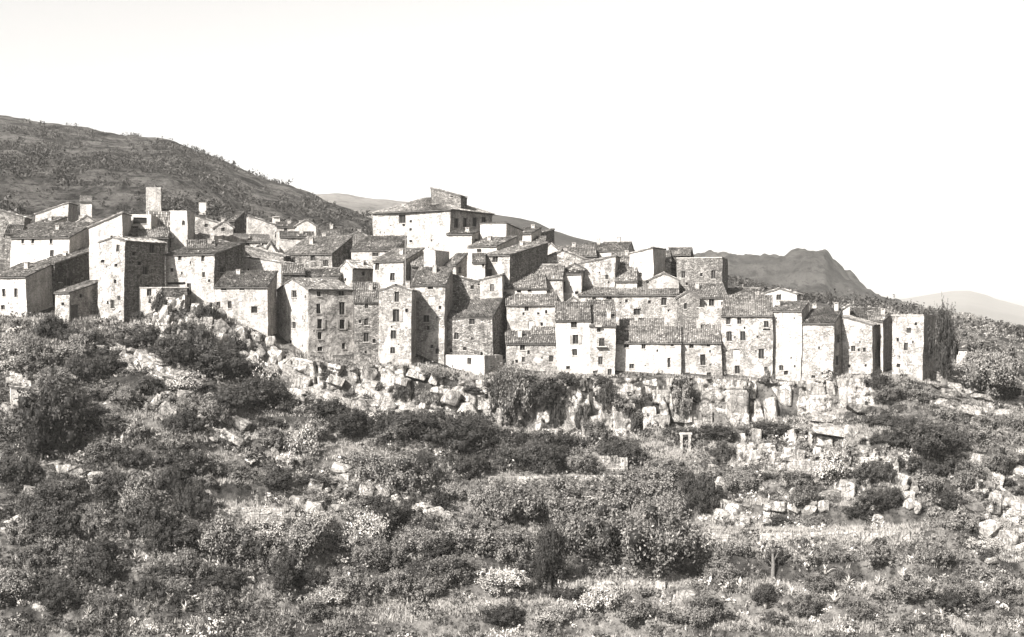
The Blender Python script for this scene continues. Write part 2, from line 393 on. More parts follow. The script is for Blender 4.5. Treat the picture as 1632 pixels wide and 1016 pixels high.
LAND = []      # (px, py, short name) of things that can be pointed at
def window(root, off, P0, d, nin, u0, u1, z0, z1, kind):
    out = -nin; base = Vector((P0.x, P0.y, 0))
    pt = lambda u, z, k=0.: wob(base+d*u+UP*z)+nin*k
    wd = u1-u0; hg = z1-z0
    mb = MB()
    if kind == 'c':     # shutters closed
        mb.face([pt(u0, z0, .12), pt(u1, z0, .12), pt(u1, z1, .12), pt(u0, z1, .12)])
        o = mb.obj('window', MSHUTL, root, off)
        sb = MB()
        for k in range(2):
            a = u0+wd*(.03+.5*k); sb.box(pt(a, z0+.03, .11), d*(wd*.44), out*.05, UP*(hg-.06))
            sb.obj('shutter', MSHUTL, o, off); sb = MB()
        return
    if kind == 'n':
        mb.face([pt(u0, z0, .14), pt(u1, z0, .14), pt(u1, z1, .14), pt(u0, z1, .14)]); mb.obj('blocked_window', MNICHE, root, off); return
    if kind == 'd':
        mb.box(pt(u0, z0, .27), d*wd, out*.06, UP*hg)
        o = mb.obj('door', MDOOR, root, off); hb = MB(); hb.box(pt(u0+wd*.8, z0+hg*.45, .22), d*.08, out*.05, UP*.12); hb.obj('handle', MIRON, o, off); return
    mb.face([pt(u0, z0, .28), pt(u1, z0, .28), pt(u1, z1, .28), pt(u0, z1, .28)])
    o = mb.obj('window', MGLASS, root, off)
    if wd > .5 and hg > .7:
        fb = MB(); t_ = .07
        for a, b_, c, e in ((u0, u0+t_, z0, z1), (u1-t_, u1, z0, z1), (u0+t_, u1-t_, z0, z0+t_), (u0+t_, u1-t_, z1-t_, z1), ((u0+u1)/2-.03, (u0+u1)/2+.03, z0+t_, z1-t_)):
            fb.box(pt(a, c, .27), d*(b_-a), out*.06, UP*(e-c))
        if kind != 'h': fb.obj('frame', MFRAME, o, off)
    if wd > .4:
        sb = MB(); sb.box(pt(u0-.08, z0-.11, .02), d*(wd+.16), out*.14, UP*.1); sb.obj('sill', MSILL, o, off)
    if kind in ('s', 'r', 'l'):
        for side in ((-1, 1) if kind == 's' else ((1,) if kind == 'r' else (-1,))):
            sb = MB(); sw = wd*.5
            a = u1+.03 if side > 0 else u0-.03-sw
            sb.box(pt(a, z0, -.03), d*sw, out*.05, UP*hg)
            nb = max(3, int(hg/.18))
            for q in range(nb): sb.box(pt(a+.05, z0+.05+q*(hg-.1)/nb, -.085), d*(sw-.1), out*.025, UP*((hg-.1)/nb*.55))
            sb.obj('shutter', MSHUT, o, off)
    if kind == 'b':
        bb = MB(); bb.box(pt(u0-.5, z0-.1, 0), d*(wd+1.), out*.8, UP*.12); fl_ = bb.obj('balcony', MSILL, root, off)
        rb = MB()
        for q in range(9): rb.box(pt(u0-.5+q*(wd+.96)/8, z0+.02, -.76), d*.04, out*.04, UP*.85)
        rb.box(pt(u0-.5, z0+.87, -.75), d*(wd+1.), out*.06, UP*.05); rb.obj('railing', MIRON, fl_, off)
    if kind == 'a':
        ab = MB(); p = pt(u0-.2, z1+.25, -.02); ab.box(p, d*(wd+.4), out*.7-UP*.35, UP*.06); ab.obj('awning', MSHUT, root, off)

NH = 0
def attach(child, parent):
    """a built block becomes a part of another house"""
    for k in ('label', 'category', 'group'):
        if k in child: del child[k]
    off = child.location-parent.location; child.parent = parent; child.location = off
    for o in [o for o in bpy.data.objects if o.parent and o.parent.parent == child]: o.parent = child
def H(xA, xB, xC, yE, yB, D, d, roof, mat, label, wins=(), yR=None, theta=None, pitch=19, over=.35, chim=(), name='stone_house', cat='house', short=None, group=None, skirt=1.2, side=None):
    """a house from its measured corners: A-B the face towards the sun, B-C the face turned from it"""
    global NH; NH += 1
    B = W(xB, yE, D); zE = B.z; Bx = B.x
    sA = (xA-CX)/FX; sB = (xB-CX)/FX
    if theta is not None: th = R(theta)
    elif xC is not None:
        sC = (xC-CX)/FX; dl = sC*D-Bx; rr = min(.97, dl/(d*math.sqrt(1+sC*sC))); th = math.asin(rr)+math.atan(sC)
    else: th = math.atan((sA+sB)/2)+R(random.Random(NH).uniform(-4, 3))
    f = Vector((math.cos(th), -math.sin(th), 0)); g = Vector((math.sin(th), math.cos(th), 0))
    w_ = (Bx-sA*D)/(math.cos(th)+sA*math.sin(th))
    if xC is not None:
        sC = (xC-CX)/FX; den = math.sin(th)-sC*math.cos(th)
        if den > .02: d = (sC*D-Bx)/den
    A = B-f*w_; Cc = B+g*d; E = A+g*d
    zg = min(gz(p.x, p.y) for p in (A, B, Cc, E, (A+B)/2))
    zb = W(xB, yB, D).z if yB else zg-skirt
    zb = min(zb, zg-.4) if D > 244 or yB is None else min(zb, max(zg, zb-6)-.3)
    rise = math.tan(R(pitch))
    if yR is not None: rise_h = W(xB, yR, D+d*.4).z-zE
    else: rise_h = None
    def hh(u, v):
        if roof == 'front': r_ = (rise_h if rise_h else rise*d/2); return zE+r_*(1-abs(v/d*2-1))
        if roof == 'side': r_ = (rise_h if rise_h else rise*w_/2); return zE+r_*(1-abs(u/w_*2-1))
        if roof == 'mono': return zE+(rise_h if rise_h else rise*d)*v/d
        if roof == 'back': return zE+(rise_h if rise_h else rise*d)*(1-v/d)
        if roof == 'left': return zE+(rise_h if rise_h else rise*w_)*u/w_
        if roof == 'right': return zE+(rise_h if rise_h else rise*w_)*(1-u/w_)
        return zE
    pt = lambda u, v, z=0.: Vector((A.x, A.y, 0))+f*u+g*v+UP*z
    root = empty(name, label, cat, (B.x, B.y, zb), group); off = Vector((B.x, B.y, zb))
    # openings
    holesF, holesS, todo = [], [], []
    for wn in wins:
        wx, wy, ww, wh = wn[:4]; ww += 1.4; wh += 1.2; kind = wn[4] if len(wn) > 4 else ''
        def cast(px):
            s = (px-CX)/FX
            if px <= xB: return w_-(Bx-s*D)/(f.x-s*f.y)           # along A-B
            return (s*D-Bx)/(g.x-s*g.y)
        face = 0 if wx <= xB else 1
        if face == 0:
            u0, u1 = cast(wx-ww/2), cast(min(wx+ww/2, xB-.5)); yy = A.y+f.y*(u0+u1)/2; LL = w_
        else:
            u0, u1 = cast(max(wx-ww/2, xB+.5)), cast(wx+ww/2); yy = B.y+g.y*(u0+u1)/2; LL = d
        z1 = (CY-(wy-wh/2))/FX*yy; z0 = (CY-(wy+wh/2))/FX*yy
        u0 = max(u0, .12); u1 = min(u1, LL-.12)
        tm = min(hh(u0, 0), hh(u1, 0), hh(0, 0), hh(w_, 0)) if face == 0 else min(hh(w_, 0), hh(w_, d))
        z1 = min(z1, tm-.12)
        if u1-u0 < .12 or z1-z0 < .12 or z0 < zb+.1: continue
        hl = holesF if face == 0 else holesS
        if any(not (u1 < q[0]-.02 or u0 > q[1]+.02 or z1 < q[2]-.02 or z0 > q[3]+.02) for q in hl): continue
        hl.append((u0, u1, z0, z1)); todo.append((face, u0, u1, z0, z1, kind))
    rh = random.Random(NH*5+1)
    for fc, LL, lst in ((0, w_, holesF), (1, d if xC is not None else 0, holesS)):
        for q in range(int(LL*max(0, zE-zg)/14) if mat != 'white' else int(LL/5)):
            hs = rh.choice((.2, .25, .3, .45)); u0 = rh.uniform(.5, max(.6, LL-1)); z0 = rh.uniform(zg+1, zE-1.2) if zE-zg > 2.6 else 0
            hq = (u0, u0+hs, z0, z0+hs*rh.uniform(1, 1.6))
            if z0 and hq[1] < LL-.2 and not any(hq[0] < r_[1]+.3 and hq[1] > r_[0]-.3 and hq[2] < r_[3]+.3 and hq[3] > r_[2]-.3 for r_ in lst): lst.append(hq); todo.append((fc,)+hq+('h',))
    if not chim and roof in ('mono', 'front', 'side') and rh.random() < .6 and w_ > 3: chim = [(rh.uniform(.2, .8), rh.uniform(.5, .85), rh.uniform(.5, 1.))]
    mb = MB(); ruin = roof in ('ruin',)
    def topline(p0, p1, uv):
        n_ = 9 if ruin else 3
        out_ = []
        for k in range(n_):
            q = k/(n_-1); u_, v_ = uv(q); z = hh(u_, v_)
            if ruin: z += random.Random(NH*31+k).uniform(-.45, .5)
            out_.append(((p1-p0).length*q, z-(.0 if roof in ('flat', 'ruin') else .10)))
        return out_
    wall_face(mb, A, B, zb, topline(A, B, lambda q: (w_*q, 0)), holesF, g)
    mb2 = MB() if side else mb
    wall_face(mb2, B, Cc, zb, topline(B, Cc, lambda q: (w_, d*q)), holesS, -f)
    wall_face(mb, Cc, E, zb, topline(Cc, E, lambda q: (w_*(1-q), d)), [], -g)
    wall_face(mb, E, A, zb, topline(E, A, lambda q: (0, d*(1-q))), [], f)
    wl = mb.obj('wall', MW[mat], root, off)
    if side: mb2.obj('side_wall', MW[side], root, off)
    if ruin:
        fb = MB(); fb.face([pt(.1, .1, zE-1.2), pt(w_-.1, .1, zE-1.2), pt(w_-.1, d-.1, zE-1.2), pt(.1, d-.1, zE-1.2)]); fb.obj('floor', MSOFF, root, off)
    # roof
    rb = MB(); o = over; sd_ = NH*13
    def P(u, v, dz=0.): return Vector((A.x, A.y, 0))+f*u+g*v+UP*dz
    def ex(u, v):   # height extrapolated beyond the walls
        if roof == 'front': r_ = (rise_h if rise_h else rise*d/2); return zE+r_*(1-abs(v/d*2-1))
        if roof == 'side': r_ = (rise_h if rise_h else rise*w_/2); return zE+r_*(1-abs(u/w_*2-1))
        return hh(u, v)
    def pl(c, s):
        roof_plane(rb, *[P(u, v, ex(u, v)) for u, v in c], seed=s)
    s_ = .12
    if roof == 'front':
        pl([(-s_, -o), (w_+s_, -o), (w_+s_, d/2), (-s_, d/2)], sd_); pl([(w_+s_, d+o), (-s_, d+o), (-s_, d/2), (w_+s_, d/2)], sd_+1)
        rb.tube(P(-s_, d/2, ex(0, d/2)+.08), P(w_+s_, d/2, ex(0, d/2)+.08), .13, .13, 6)
    elif roof == 'side':
        pl([(w_+o, -s_), (w_+o, d+s_), (w_/2, d+s_), (w_/2, -s_)], sd_); pl([(-o, d+s_), (-o, -s_), (w_/2, -s_), (w_/2, d+s_)], sd_+1)
        rb.tube(P(w_/2, -s_, ex(w_/2, 0)+.08), P(w_/2, d+s_, ex(w_/2, 0)+.08), .13, .13, 6)
    elif roof == 'mono': pl([(-s_, -o), (w_+s_, -o), (w_+s_, d+.1), (-s_, d+.1)], sd_)
    elif roof == 'back': pl([(w_+s_, d+o), (-s_, d+o), (-s_, -.15), (w_+s_, -.15)], sd_)
    elif roof == 'left': pl([(-o, d+s_), (-o, -s_), (w_+.1, -s_), (w_+.1, d+s_)], sd_)
    elif roof == 'right': pl([(w_+o, -s_), (w_+o, d+s_), (-.1, d+s_), (-.1, -s_)], sd_)
    elif roof == 'hip':
        rz = zE+(rise_h or rise*min(w_, d)/2); k = min(w_, d)/2; q = .45
        a0, a1, a2, a3 = P(-q, -q, zE-.05), P(w_+q, -q, zE-.05), P(w_+q, d+q, zE-.05), P(-q, d+q, zE-.05)
        if w_ > d: r0, r1 = P(k, d/2, rz), P(w_-k, d/2, rz)
        else: r0, r1 = P(w_/2, k, rz), P(w_/2, d-k, rz)
        if w_ > d: pls = [(a0, a1, r1, r0), (a1, a2, r1, r1), (a2, a3, r0, r1), (a3, a0, r0, r0)]
        else: pls = [(a0, a1, r0, r0), (a1, a2, r1, r0), (a2, a3, r1, r1), (a3, a0, r0, r1)]
        for i, q4 in enumerate(pls): roof_plane(rb, *q4, seed=sd_+i)
    elif roof == 'flat':
        rb.face([P(.15, .15, zE-.35), P(w_-.15, .15, zE-.35), P(w_-.15, d-.15, zE-.35), P(.15, d-.15, zE-.35)], 1)
        for p0, p1, w0 in ((P(-.03, -.03, zE), f*(w_+.06), g*.3), (P(-.03, d-.27, zE), f*(w_+.06), g*.3), (P(-.03, .27, zE), f*.3, g*(d-.54)), (P(w_-.27, .27, zE), f*.3, g*(d-.54))):
            rb.box(p0-UP*.02, p1, w0, UP*.14, 1)
    if rb.F and roof != 'ruin':
        ro = rb.obj('roof', [MROOF, MSOFF if roof != 'flat' else MSILL], root, off, tint=True)
        if roof not in ('flat',):   # stones weighing the tiles down
            rr = random.Random(NH)
            for q in range(rr.randint(2, 5)):
                sb = MB()
                u_, v_ = rr.uniform(.4, w_-.4), rr.uniform(.1, d*.45)
                if roof == 'hip': continue
                p = P(u_, v_, ex(u_, v_)+.12); sb.box(p, f*.28, g*.25, UP*.16)
                sb.obj('roof_stone', MROCK, ro, off)
    else: ro = root
    for cx_, cv, ch in chim:
        u_ = cx_*w_; v_ = cv*d; zz = ex(u_, v_) if roof != 'hip' else zE+1
        cb = MB(); cb.box(P(u_-.35, v_-.3, zz-.6), f*.7, g*.6, UP*(ch+.6)); cb.box(P(u_-.42, v_-.37, zz+ch+.18), f*.84, g*.74, UP*.09)
        for q in ((-.35, -.3), (.2, -.3), (-.35, .17), (.2, .17)): cb.box(P(u_+q[0], v_+q[1], zz+ch), f*.15, g*.13, UP*.18)
        cb.obj('chimney', MCHIM, ro, off)
    for face, u0, u1, z0, z1, kind in todo:
        if face == 0: window(root, off, A, f, g, u0, u1, z0, z1, kind)
        else: window(root, off, B, g, -f, u0, u1, z0, z1, kind)
    LAND.append(((xA+xB)/2, yB or yE+40, short))
    return root, dict(A=A, B=B, C=Cc, E=E, f=f, g=g, w=w_, d=d, zE=zE, zb=zb)
# ---- front row, from the left
H(-10, 43, 88, 441, 518, 238, 9, 'mono', 'white', 'narrow whitewashed house at the far left edge of the village with two slit windows', [(8,467,4,11),(27,467,4,13),(5,490,5,6)], pitch=16, short='far left white house')
H(56, 90, 158, 420, None, 246, 12, 'mono', 'rubble', 'dark stone house with its shaded side behind the far left white house', [(110,450,10,12),(98,446,4,6)], pitch=15)
H(19, 112, 152, 378, None, 254, 10, 'mono', 'white', 'long whitewashed house with three small slits under a dark eave on the left', [(37,384,3,8),(53,384,3,8),(82,384,3,9),(84,404,5,9,'h')], pitch=18, short='long white house on the left')
H(88, 110, 163, 466, 512, 235, 8.5, 'mono', 'pale', 'low stone shed with a big dark doorway beside the tall pale tower house', [(119,498,11,22,'d'),(100,485,3,4),(130,472,4,5)], pitch=14, cat='shed', name='stone_shed', short='low shed with the dark doorway')
H(144, 195, 208, 362, None, 250, 7, 'left', 'white', 'white house with one steep slanting top edge above the tall pale tower house', [], yR=341)
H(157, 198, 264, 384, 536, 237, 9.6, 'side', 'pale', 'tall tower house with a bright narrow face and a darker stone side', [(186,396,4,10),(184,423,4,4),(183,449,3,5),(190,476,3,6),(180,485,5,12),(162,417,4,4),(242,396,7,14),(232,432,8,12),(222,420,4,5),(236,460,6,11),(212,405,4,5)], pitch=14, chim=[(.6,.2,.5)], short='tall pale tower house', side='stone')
H(207, 240, 250, 343, None, 258, 6, 'flat', 'white', 'small roofless loft with dark beamed openings beside the slanting white house', [(222,352,20,9,'h'),(214,366,10,9,'h'),(232,363,9,13,'h')])
H(228, 236, 284, 372, None, 262, 9, 'side', 'rubble', 'dark steep tiled roof above the tall pale tower house', [], yR=338, theta=60)
_tower = H(233, 257, None, 308, None, 282, 3.2, 'flat', 'white', 'slim white square tower standing alone above the left roofs', [], name='square_tower', cat='tower', short='slim white tower')
_par = H(233.5, 256.5, None, 300, 307, 281.9, 2.9, 'flat', 'cream', 'white parapet block on top of the slim white tower', [], name='tower_parapet', cat='parapet')
H(270, 297, 308, 337, None, 264, 5, 'flat', 'white', 'white ruined gable end with one slit at the head of the long rubble wall', [(291,356,3,6)])
H(296, 340, 402, 372, None, 268, 16, 'ruin', 'pale', 'long low roofless rubble house sloping away behind the white ruined gable end', [(300,372,5,8,'h')])
H(-4, 38, 48, 346, None, 288, 8, 'right', 'spot', 'crumbling pale house in the upper left corner of the village', [], yR=336)
H(42, 67, 106, 359, None, 275, 8, 'mono', 'white', 'small white house with dark side in the upper left village', [], pitch=15)
H(56, 108, 124, 341, None, 294, 7, 'left', 'cream', 'square pale house with dark right side highest in the upper left village', [])
H(118, 158, None, 357, None, 284, 8, 'side', 'cream', 'small gable end with a low pointed top between upper left houses', [], yR=346)
H(222, 258, 264, 459, 500, 240, 5, 'flat', 'white', 'small white annex with one window at the foot of the tall pale tower house', [(238,466,6,12)], short='small white annex')
H(256, 300, None, 459, 502, 241.5, 5, 'flat', 'rubble', 'grey rubble terrace block under a balcony beside the small white annex', [], cat='terrace block')
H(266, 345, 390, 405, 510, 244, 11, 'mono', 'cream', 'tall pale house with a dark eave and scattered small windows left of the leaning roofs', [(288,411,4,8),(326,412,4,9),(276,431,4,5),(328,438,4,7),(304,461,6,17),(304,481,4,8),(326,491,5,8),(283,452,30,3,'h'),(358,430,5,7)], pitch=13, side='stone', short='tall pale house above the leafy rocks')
H(344, 425, 443, 457, 545, 239, 7, 'mono', 'cream', 'broad low house with cream front and tiled roof right of the leafy rocks', [(349,485,4,6),(366,486,4,10),(403,494,8,10),(382,484,5,5,'n'),(382,525,4,8),(358,461,6,3),(386,461,6,3)], pitch=22, short='broad cream house')
H(390, 452, 476, 419, None, 256, 7, 'right', 'cream', 'pale set-back house with a falling roof edge behind the broad cream house', [(425,437,9,5),(456,438,8,10),(434,401,4,6)], yR=410)
H(392, 455, 474, 408, None, 262, 8, 'right', 'stone', 'grey rubble gable wall falling to the right above the broad cream house', [(397,402,4,9)], yR=394)
H(443, 491, 563, 461, 592, 238, 8.6, 'side', 'cream', 'big corner house with pointed gable and four rows of shuttered windows', [(469,468,7,11),(468,519,5,9),(463,545,3,5),(509,469,6,7),(508,492,6,15),(509,517,7,15,'r'),(509,536,6,10),(510,557,7,6),(546,467,7,8),(546,492,8,19),(545,517,7,14,'s'),(547,552,4,8)], yR=444, pitch=20, side='pale', short='big corner house')
H(462, 540, 566, 441, None, 253, 8, 'front', 'stone', 'tiled roof of a low house just behind the big corner house', [], yR=428)
H(564, 606, None, 481, 600, 240, 7, 'mono', 'spot', 'narrow stained house squeezed between the big corner house and the tall gabled house', [(584,487,4,9),(583,513,5,10),(583,538,7,13),(583,561,2,3),(582,578,4,6)], pitch=26, short='narrow stained house')
H(604, 657, 664, 463, 604, 236.5, 5.5, 'side', 'pale', 'tall narrow gabled house with three large windows, one shuttered', [(633,473,6,16),(632,503,9,18,'s'),(628,534,8,13),(627,559,7,9),(622,583,7,9)], yR=455, over=.12, short='tall gabled house')
H(655, 709, 720, 454, 600, 242, 7, 'mono', 'pale', 'set-back house half in shadow behind the tall gabled house', [(685,458,7,6),(687,480,10,13,'c'),(680,508,8,10),(701,490,3,4),(698,560,4,8)], pitch=25, short='half shadowed house')
H(712, 785, 806, 506, 606, 242, 9.5, 'mono', 'spot', 'broad blotched rubble house with a long steep tiled roof and black shaded side', [(727,536,6,9),(752,513,7,8),(750,480,5,5),(800,480,4,8),(741,556,4,4)], pitch=25, over=.2, short='blotched rubble house')
H(711, 772, 800, 568, 616, 237.5, 5, 'flat', 'white', 'small white cube house with two dark openings in front of the blotched rubble house', [(739,601,7,13,'d'),(748,576,5,9),(717,599,3,8)], short='white cube house')
H(806, 888, None, 486, None, 247, 7, 'mono', 'cream', 'pale upper house with a narrow band of tiled roof over a double-roofed house', [(838,491,5,9),(833,500,2,3),(858,500,3,3),(861,500,3,3),(844,518,7,12,'n')], pitch=21)
H(806, 887, None, 547, 600, 241, 5, 'mono', 'pale', 'low stone house with two tiled roof patches and four small windows', [(831,553,7,9),(832,573,4,7),(877,572,6,9),(815,578,3,4),(821,576,3,4)], pitch=22, short='double-roofed stone house')
H(847, 887, None, 533, 546, 244, 4, 'mono', 'cream', 'short raised tiled roof at the right end of the double-roofed stone house', [], pitch=22)
H(886, 941, None, 510, 606, 239.5, 6, 'mono', 'white', 'white house with dark shuttered middle window under a short tiled roof', [(915,516,8,11),(917,541,8,14,'s'),(915,562,7,9),(903,586,5,4)], pitch=27, short='white house with dark shutters')
H(890, 939, None, 492, None, 250, 8, 'side', 'cream', 'plain gable wall with one small window behind the white house with dark shutters', [(916,490,5,6)], yR=474)
H(939, 979, None, 519, 612, 239, 4, 'mono', 'cream', 'narrow house with a tiny balcony and awning beside the white house with dark shutters', [(953,525,5,8,'a'),(958,546,7,11,'b'),(955,575,6,12),(947,596,6,8),(971,597,5,16)], pitch=27, short='narrow house with the balcony')
H(937, 978, None, 497, None, 244, 4, 'mono', 'stone', 'upper tiled roof stepping up behind the narrow house with the balcony', [], pitch=27)
H(979, 1086, None, 546, 616, 240.5, 6.5, 'mono', 'white', 'wide bright white house under a long tiled roof with two little attic windows', [(996,549,7,10),(1024,552,5,8),(1071,549,4,5),(1067,578,4,14),(1006,584,6,6),(1035,607,4,7),(1005,607,3,5),(1012,607,3,5)], pitch=23, short='wide white house')
H(988, 1057, None, 527, None, 247, 5, 'mono', 'stone', 'upper length of tiled roof behind the wide bright white house', [], pitch=23)
H(1086, 1150, None, 546, 618, 241, 7, 'mono', 'pale', 'stone house with one long dark window right of the wide white house', [(1103,550,6,9),(1130,549,5,8),(1120,574,7,16),(1129,598,5,7),(1096,597,6,5)], pitch=23, chim=[(.46,.8,1.4)], short='stone house with one long window')
H(1152, 1231, None, 503, 618, 241, 8, 'mono', 'pale', 'tall house with two rows of paired windows and an arched niche', [(1163,511,5,11),(1179,511,5,11),(1221,517,6,9),(1163,536,7,14),(1184,536,7,14),(1213,564,8,14),(1174,590,7,11),(1220,589,4,7),(1173,565,10,14,'n'),(1161,604,4,6),(1221,526,10,2,'h')], pitch=24, short='tall house with paired windows')
H(1229, 1277, 1290, 495, 620, 240, 6, 'mono', 'cream', 'tall pale house with two blocked windows near the right end of the row', [(1252,505,8,16,'c'),(1251,532,9,17,'n'),(1245,586,5,7),(1253,594,5,5)], pitch=15, chim=[(.1,.5,.6)], short='pale house with blocked windows')
H(1278, 1328, 1344, 515, 616, 238, 8, 'mono', 'pale', 'plain windowless stone house with mottled light roof near the right end', [(1297,601,5,4),(1335,540,4,12),(1333,575,4,14)], pitch=17, chim=[(.85,.8,1.3)], short='windowless stone house')
H(1341, 1388, 1402, 518, 612, 241, 8, 'right', 'pale', 'stone house whose roof line falls to the right with one dark window', [(1357,556,6,8),(1366,558,2,3),(1377,583,2,3),(1355,602,3,3),(1395,570,4,16)], yR=504, short='stone house with falling roof line')
H(1401, 1405, 1420, 512, 608, 243, 7, 'mono', 'cream', 'very narrow house in deep shadow before the last tower house', [(1413,596,4,12)], pitch=10)
H(1420, 1472, 1492, 503, 614, 238, 8.5, 'flat', 'pale', 'last square tower house at the right end of the village with a flat top', [(1447,527,6,7),(1443,553,6,12),(1431,583,5,5)], short='last tower house')
H(1471, 1520, None, 604, 626, 242, 4, 'right', 'pale', 'low broken wall block leaning from the last tower house onto the slope', [], yR=585, name='broken_wall', cat='wall')
# ---- middle and upper village
_manor = H(594, 717, 784, 334, None, 274, 15, 'hip', 'cream', 'great square manor house crowning the village', [(639,349,9,12),(641,359,3,3),(607,348,8,6,'n'),(611,379,6,5),(639,381,6,9),(653,353,3,3),(652,366,3,3),(652,385,3,3),(728,356,6,14),(742,355,6,14),(757,354,6,14),(771,354,6,14)], yR=312, theta=None, pitch=17, short='great manor house', name='manor_house', chim=[])
_room = H(687, 734, 744, 312, None, 278, 4.5, 'right', 'stone', 'slanting pale lantern room rising out of the roof of the great manor house', [(720,313,3,3)], yR=300, over=.12, name='rooftop_room', cat='rooftop room')
H(561, 632, 646, 398, None, 266, 6, 'mono', 'pale', 'low house with dark tiled roof tucked under the left of the great manor house', [(598,406,8,5)], pitch=26)
H(712, 753, 767, 373, None, 264, 7, 'mono', 'white', 'bright white house leaning against the right of the great manor house', [(760,385,4,6)], pitch=9, short='bright white house below the manor')
H(766, 806, 832, 363, None, 267, 8, 'back', 'white', 'plain bright white wall-sided house right of the great manor house', [(822,380,3,4)], yR=357)
H(748, 792, 822, 392, None, 259.5, 8, 'mono', 'white', 'cream house with thick eave below the plain bright wall-sided house', [(765,400,6,4)], pitch=15)
H(772, 813, 872, 406, None, 253, 13, 'mono', 'pale', 'stone house with flowering balcony window and long dark side in mid village', [(790,411,7,13),(782,439,7,18,'d'),(803,438,5,4)], pitch=12, side='stone', short='house with the balcony plants')
H(752, 773, None, 418, None, 250.5, 5, 'mono', 'white', 'small white lean-to left of the house with flowering balcony window', [(771,422,4,6)], pitch=20)
H(594, 642, 676, 416, None, 251, 8, 'mono', 'cream', 'white-fronted house with one window and dark gable side in mid village', [(625,441,6,11),(661,420,4,9),(600,425,5,10)], pitch=18, short='white-fronted house')
H(674, 692, 716, 400, None, 249, 6, 'flat', 'white', 'slender bright chimney-like tower house between dark roofs', [(683,436,5,5)])
H(541, 561, 596, 426, None, 253, 7, 'side', 'cream', 'little gabled house with tiled roof left of the white-fronted house', [(551,424,3,8),(579,437,4,6)], yR=416, theta=35)
H(708, 726, 746, 422, None, 251, 5, 'mono', 'cream', 'tiny dark-roofed house with shaded side below the great manor house', [(733,431,5,10)], pitch=24)
H(716, 772, None, 452, None, 250, 7, 'right', 'spot', 'low crumbling house with holes in its wall above the blotched rubble house', [(737,449,4,4),(764,452,4,6),(752,458,4,5)], yR=438)
H(765, 800, 806, 446, None, 249, 5, 'left', 'cream', 'small cream house with black doorway behind the blotched rubble house', [(784,459,5,10,'d')], yR=438)
H(803, 871, None, 459, None, 252, 6, 'mono', 'white', 'white house under a wide curved brown-black roof above the pale upper house', [(827,465,6,3),(844,464,5,3)], pitch=23)
H(818, 897, 903, 444, None, 257, 8, 'front', 'cream', 'house with spreading tiled roof and one big dark shutter in mid village', [(895,459,1,1)], yR=422)
H(868, 927, 934, 436, None, 259, 7, 'mono', 'white', 'white house front with one large dark window left of centre right roofs', [(895,458,11,17,'r'),(915,434,4,6),(920,467,4,4)], pitch=12, short='house with the large dark window')
H(863, 890, None, 399, None, 272, 9, 'side', 'white', 'tiny white pointed gable with one slit window high in the village', [(875,395,3,5)], yR=389)
H(888, 952, None, 408, None, 274, 8, 'mono', 'stone', 'low tiled house right of the tiny white pointed gable', [], pitch=17)
H(862, 930, None, 412, None, 266, 8, 'side', 'pale', 'low stone house with rounded gable in the upper middle of the village', [(894,411,7,8,'n'),(905,411,4,6)], yR=400, pitch=12)
H(818, 846, 862, 372, None, 279, 8, 'mono', 'white', 'small white house with dark side on the skyline right of the manor', [(840,366,4,4)], pitch=12)
H(852, 858, 884, 374, None, 286, 7, 'mono', 'stone', 'dark shed roof just under the skyline right of the manor', [], pitch=12)
H(924, 981, 990, 419, None, 262, 8, 'left', 'pale', 'stone house with one square window under the long centre right roof line', [(929,437,6,9),(968,442,4,6)], yR=409)
H(922, 1080, None, 470, None, 256, 9, 'mono', 'pale', 'long stone house with a wide unbroken tiled roof in the middle right', [(972,475,8,9),(1057,481,7,11),(1017,497,9,9),(948,478,5,6),(1000,480,3,4),(1035,482,3,4)], pitch=17, short='long stone house')
H(1078, 1113, None, 474, None, 254, 8, 'side', 'stone', 'grey stone gable with a thin slit window in the middle right', [(1090,488,3,9)], yR=464)
H(1100, 1157, None, 474, None, 255, 9, 'mono', 'cream', 'house with two small windows under a flat tiled roof behind the paired windows house', [(1131,482,7,11),(1150,484,5,5)], pitch=17)
H(1112, 1152, None, 491, None, 250, 4, 'flat', 'pale', 'plain stone terrace block below the house with two small windows', [], cat='terrace block')
H(956, 1000, 1012, 399, None, 279, 9, 'front', 'white', 'bright white house with thick dark eave on the skyline', [], yR=386, chim=[(.55,.5,.8)], short='white skyline house')
H(1004, 1042, 1060, 404, None, 265, 8, 'left', 'white', 'tall bright white house with slanting top near the right skyline', [(1022,438,3,5)], yR=396, short='tall white house on the right skyline')
H(1038, 1068, None, 415, None, 272, 8, 'mono', 'spot', 'ragged dark-roofed house with a black opening on the right skyline', [(1053,419,9,10)], yR=398)
H(1062, 1098, 1104, 406, None, 277, 8, 'front', 'rubble', 'rubble house with uneven roof right of the ragged dark-roofed house', [], yR=395)
H(1078, 1150, 1160, 411, None, 264, 8, 'flat', 'stone', 'square roofless stone block with one dark window standing on the right skyline', [(1136,438,6,12),(1088,438,5,10)], short='square stone block')
H(1034, 1080, None, 446, None, 260, 6, 'side', 'cream', 'small pale gable with dark roof below the square roofless stone block', [], yR=436)
H(978, 1012, None, 421, None, 270, 6, 'mono', 'cream', 'small tiled roof tucked below the bright skyline house', [(988,426,5,6)], pitch=22)
H(983, 1016, None, 448, None, 261, 6, 'mono', 'cream', 'little dark-roofed house left of the tall bright skyline house', [], pitch=26)
H(1217, 1270, 1277, 468, None, 262, 7, 'side', 'white', 'small white gabled house with one dark window standing above the right roofs', [(1242,473,6,10)], yR=460, short='small white gabled house')
H(1146, 1212, None, 471, None, 266, 9, 'front', 'rubble', 'low rubble roof house left of the small white gabled house', [], yR=460)
H(1178, 1220, None, 488, None, 252, 7, 'mono', 'pale', 'brown tiled roof behind the tall house with paired windows', [], pitch=16)
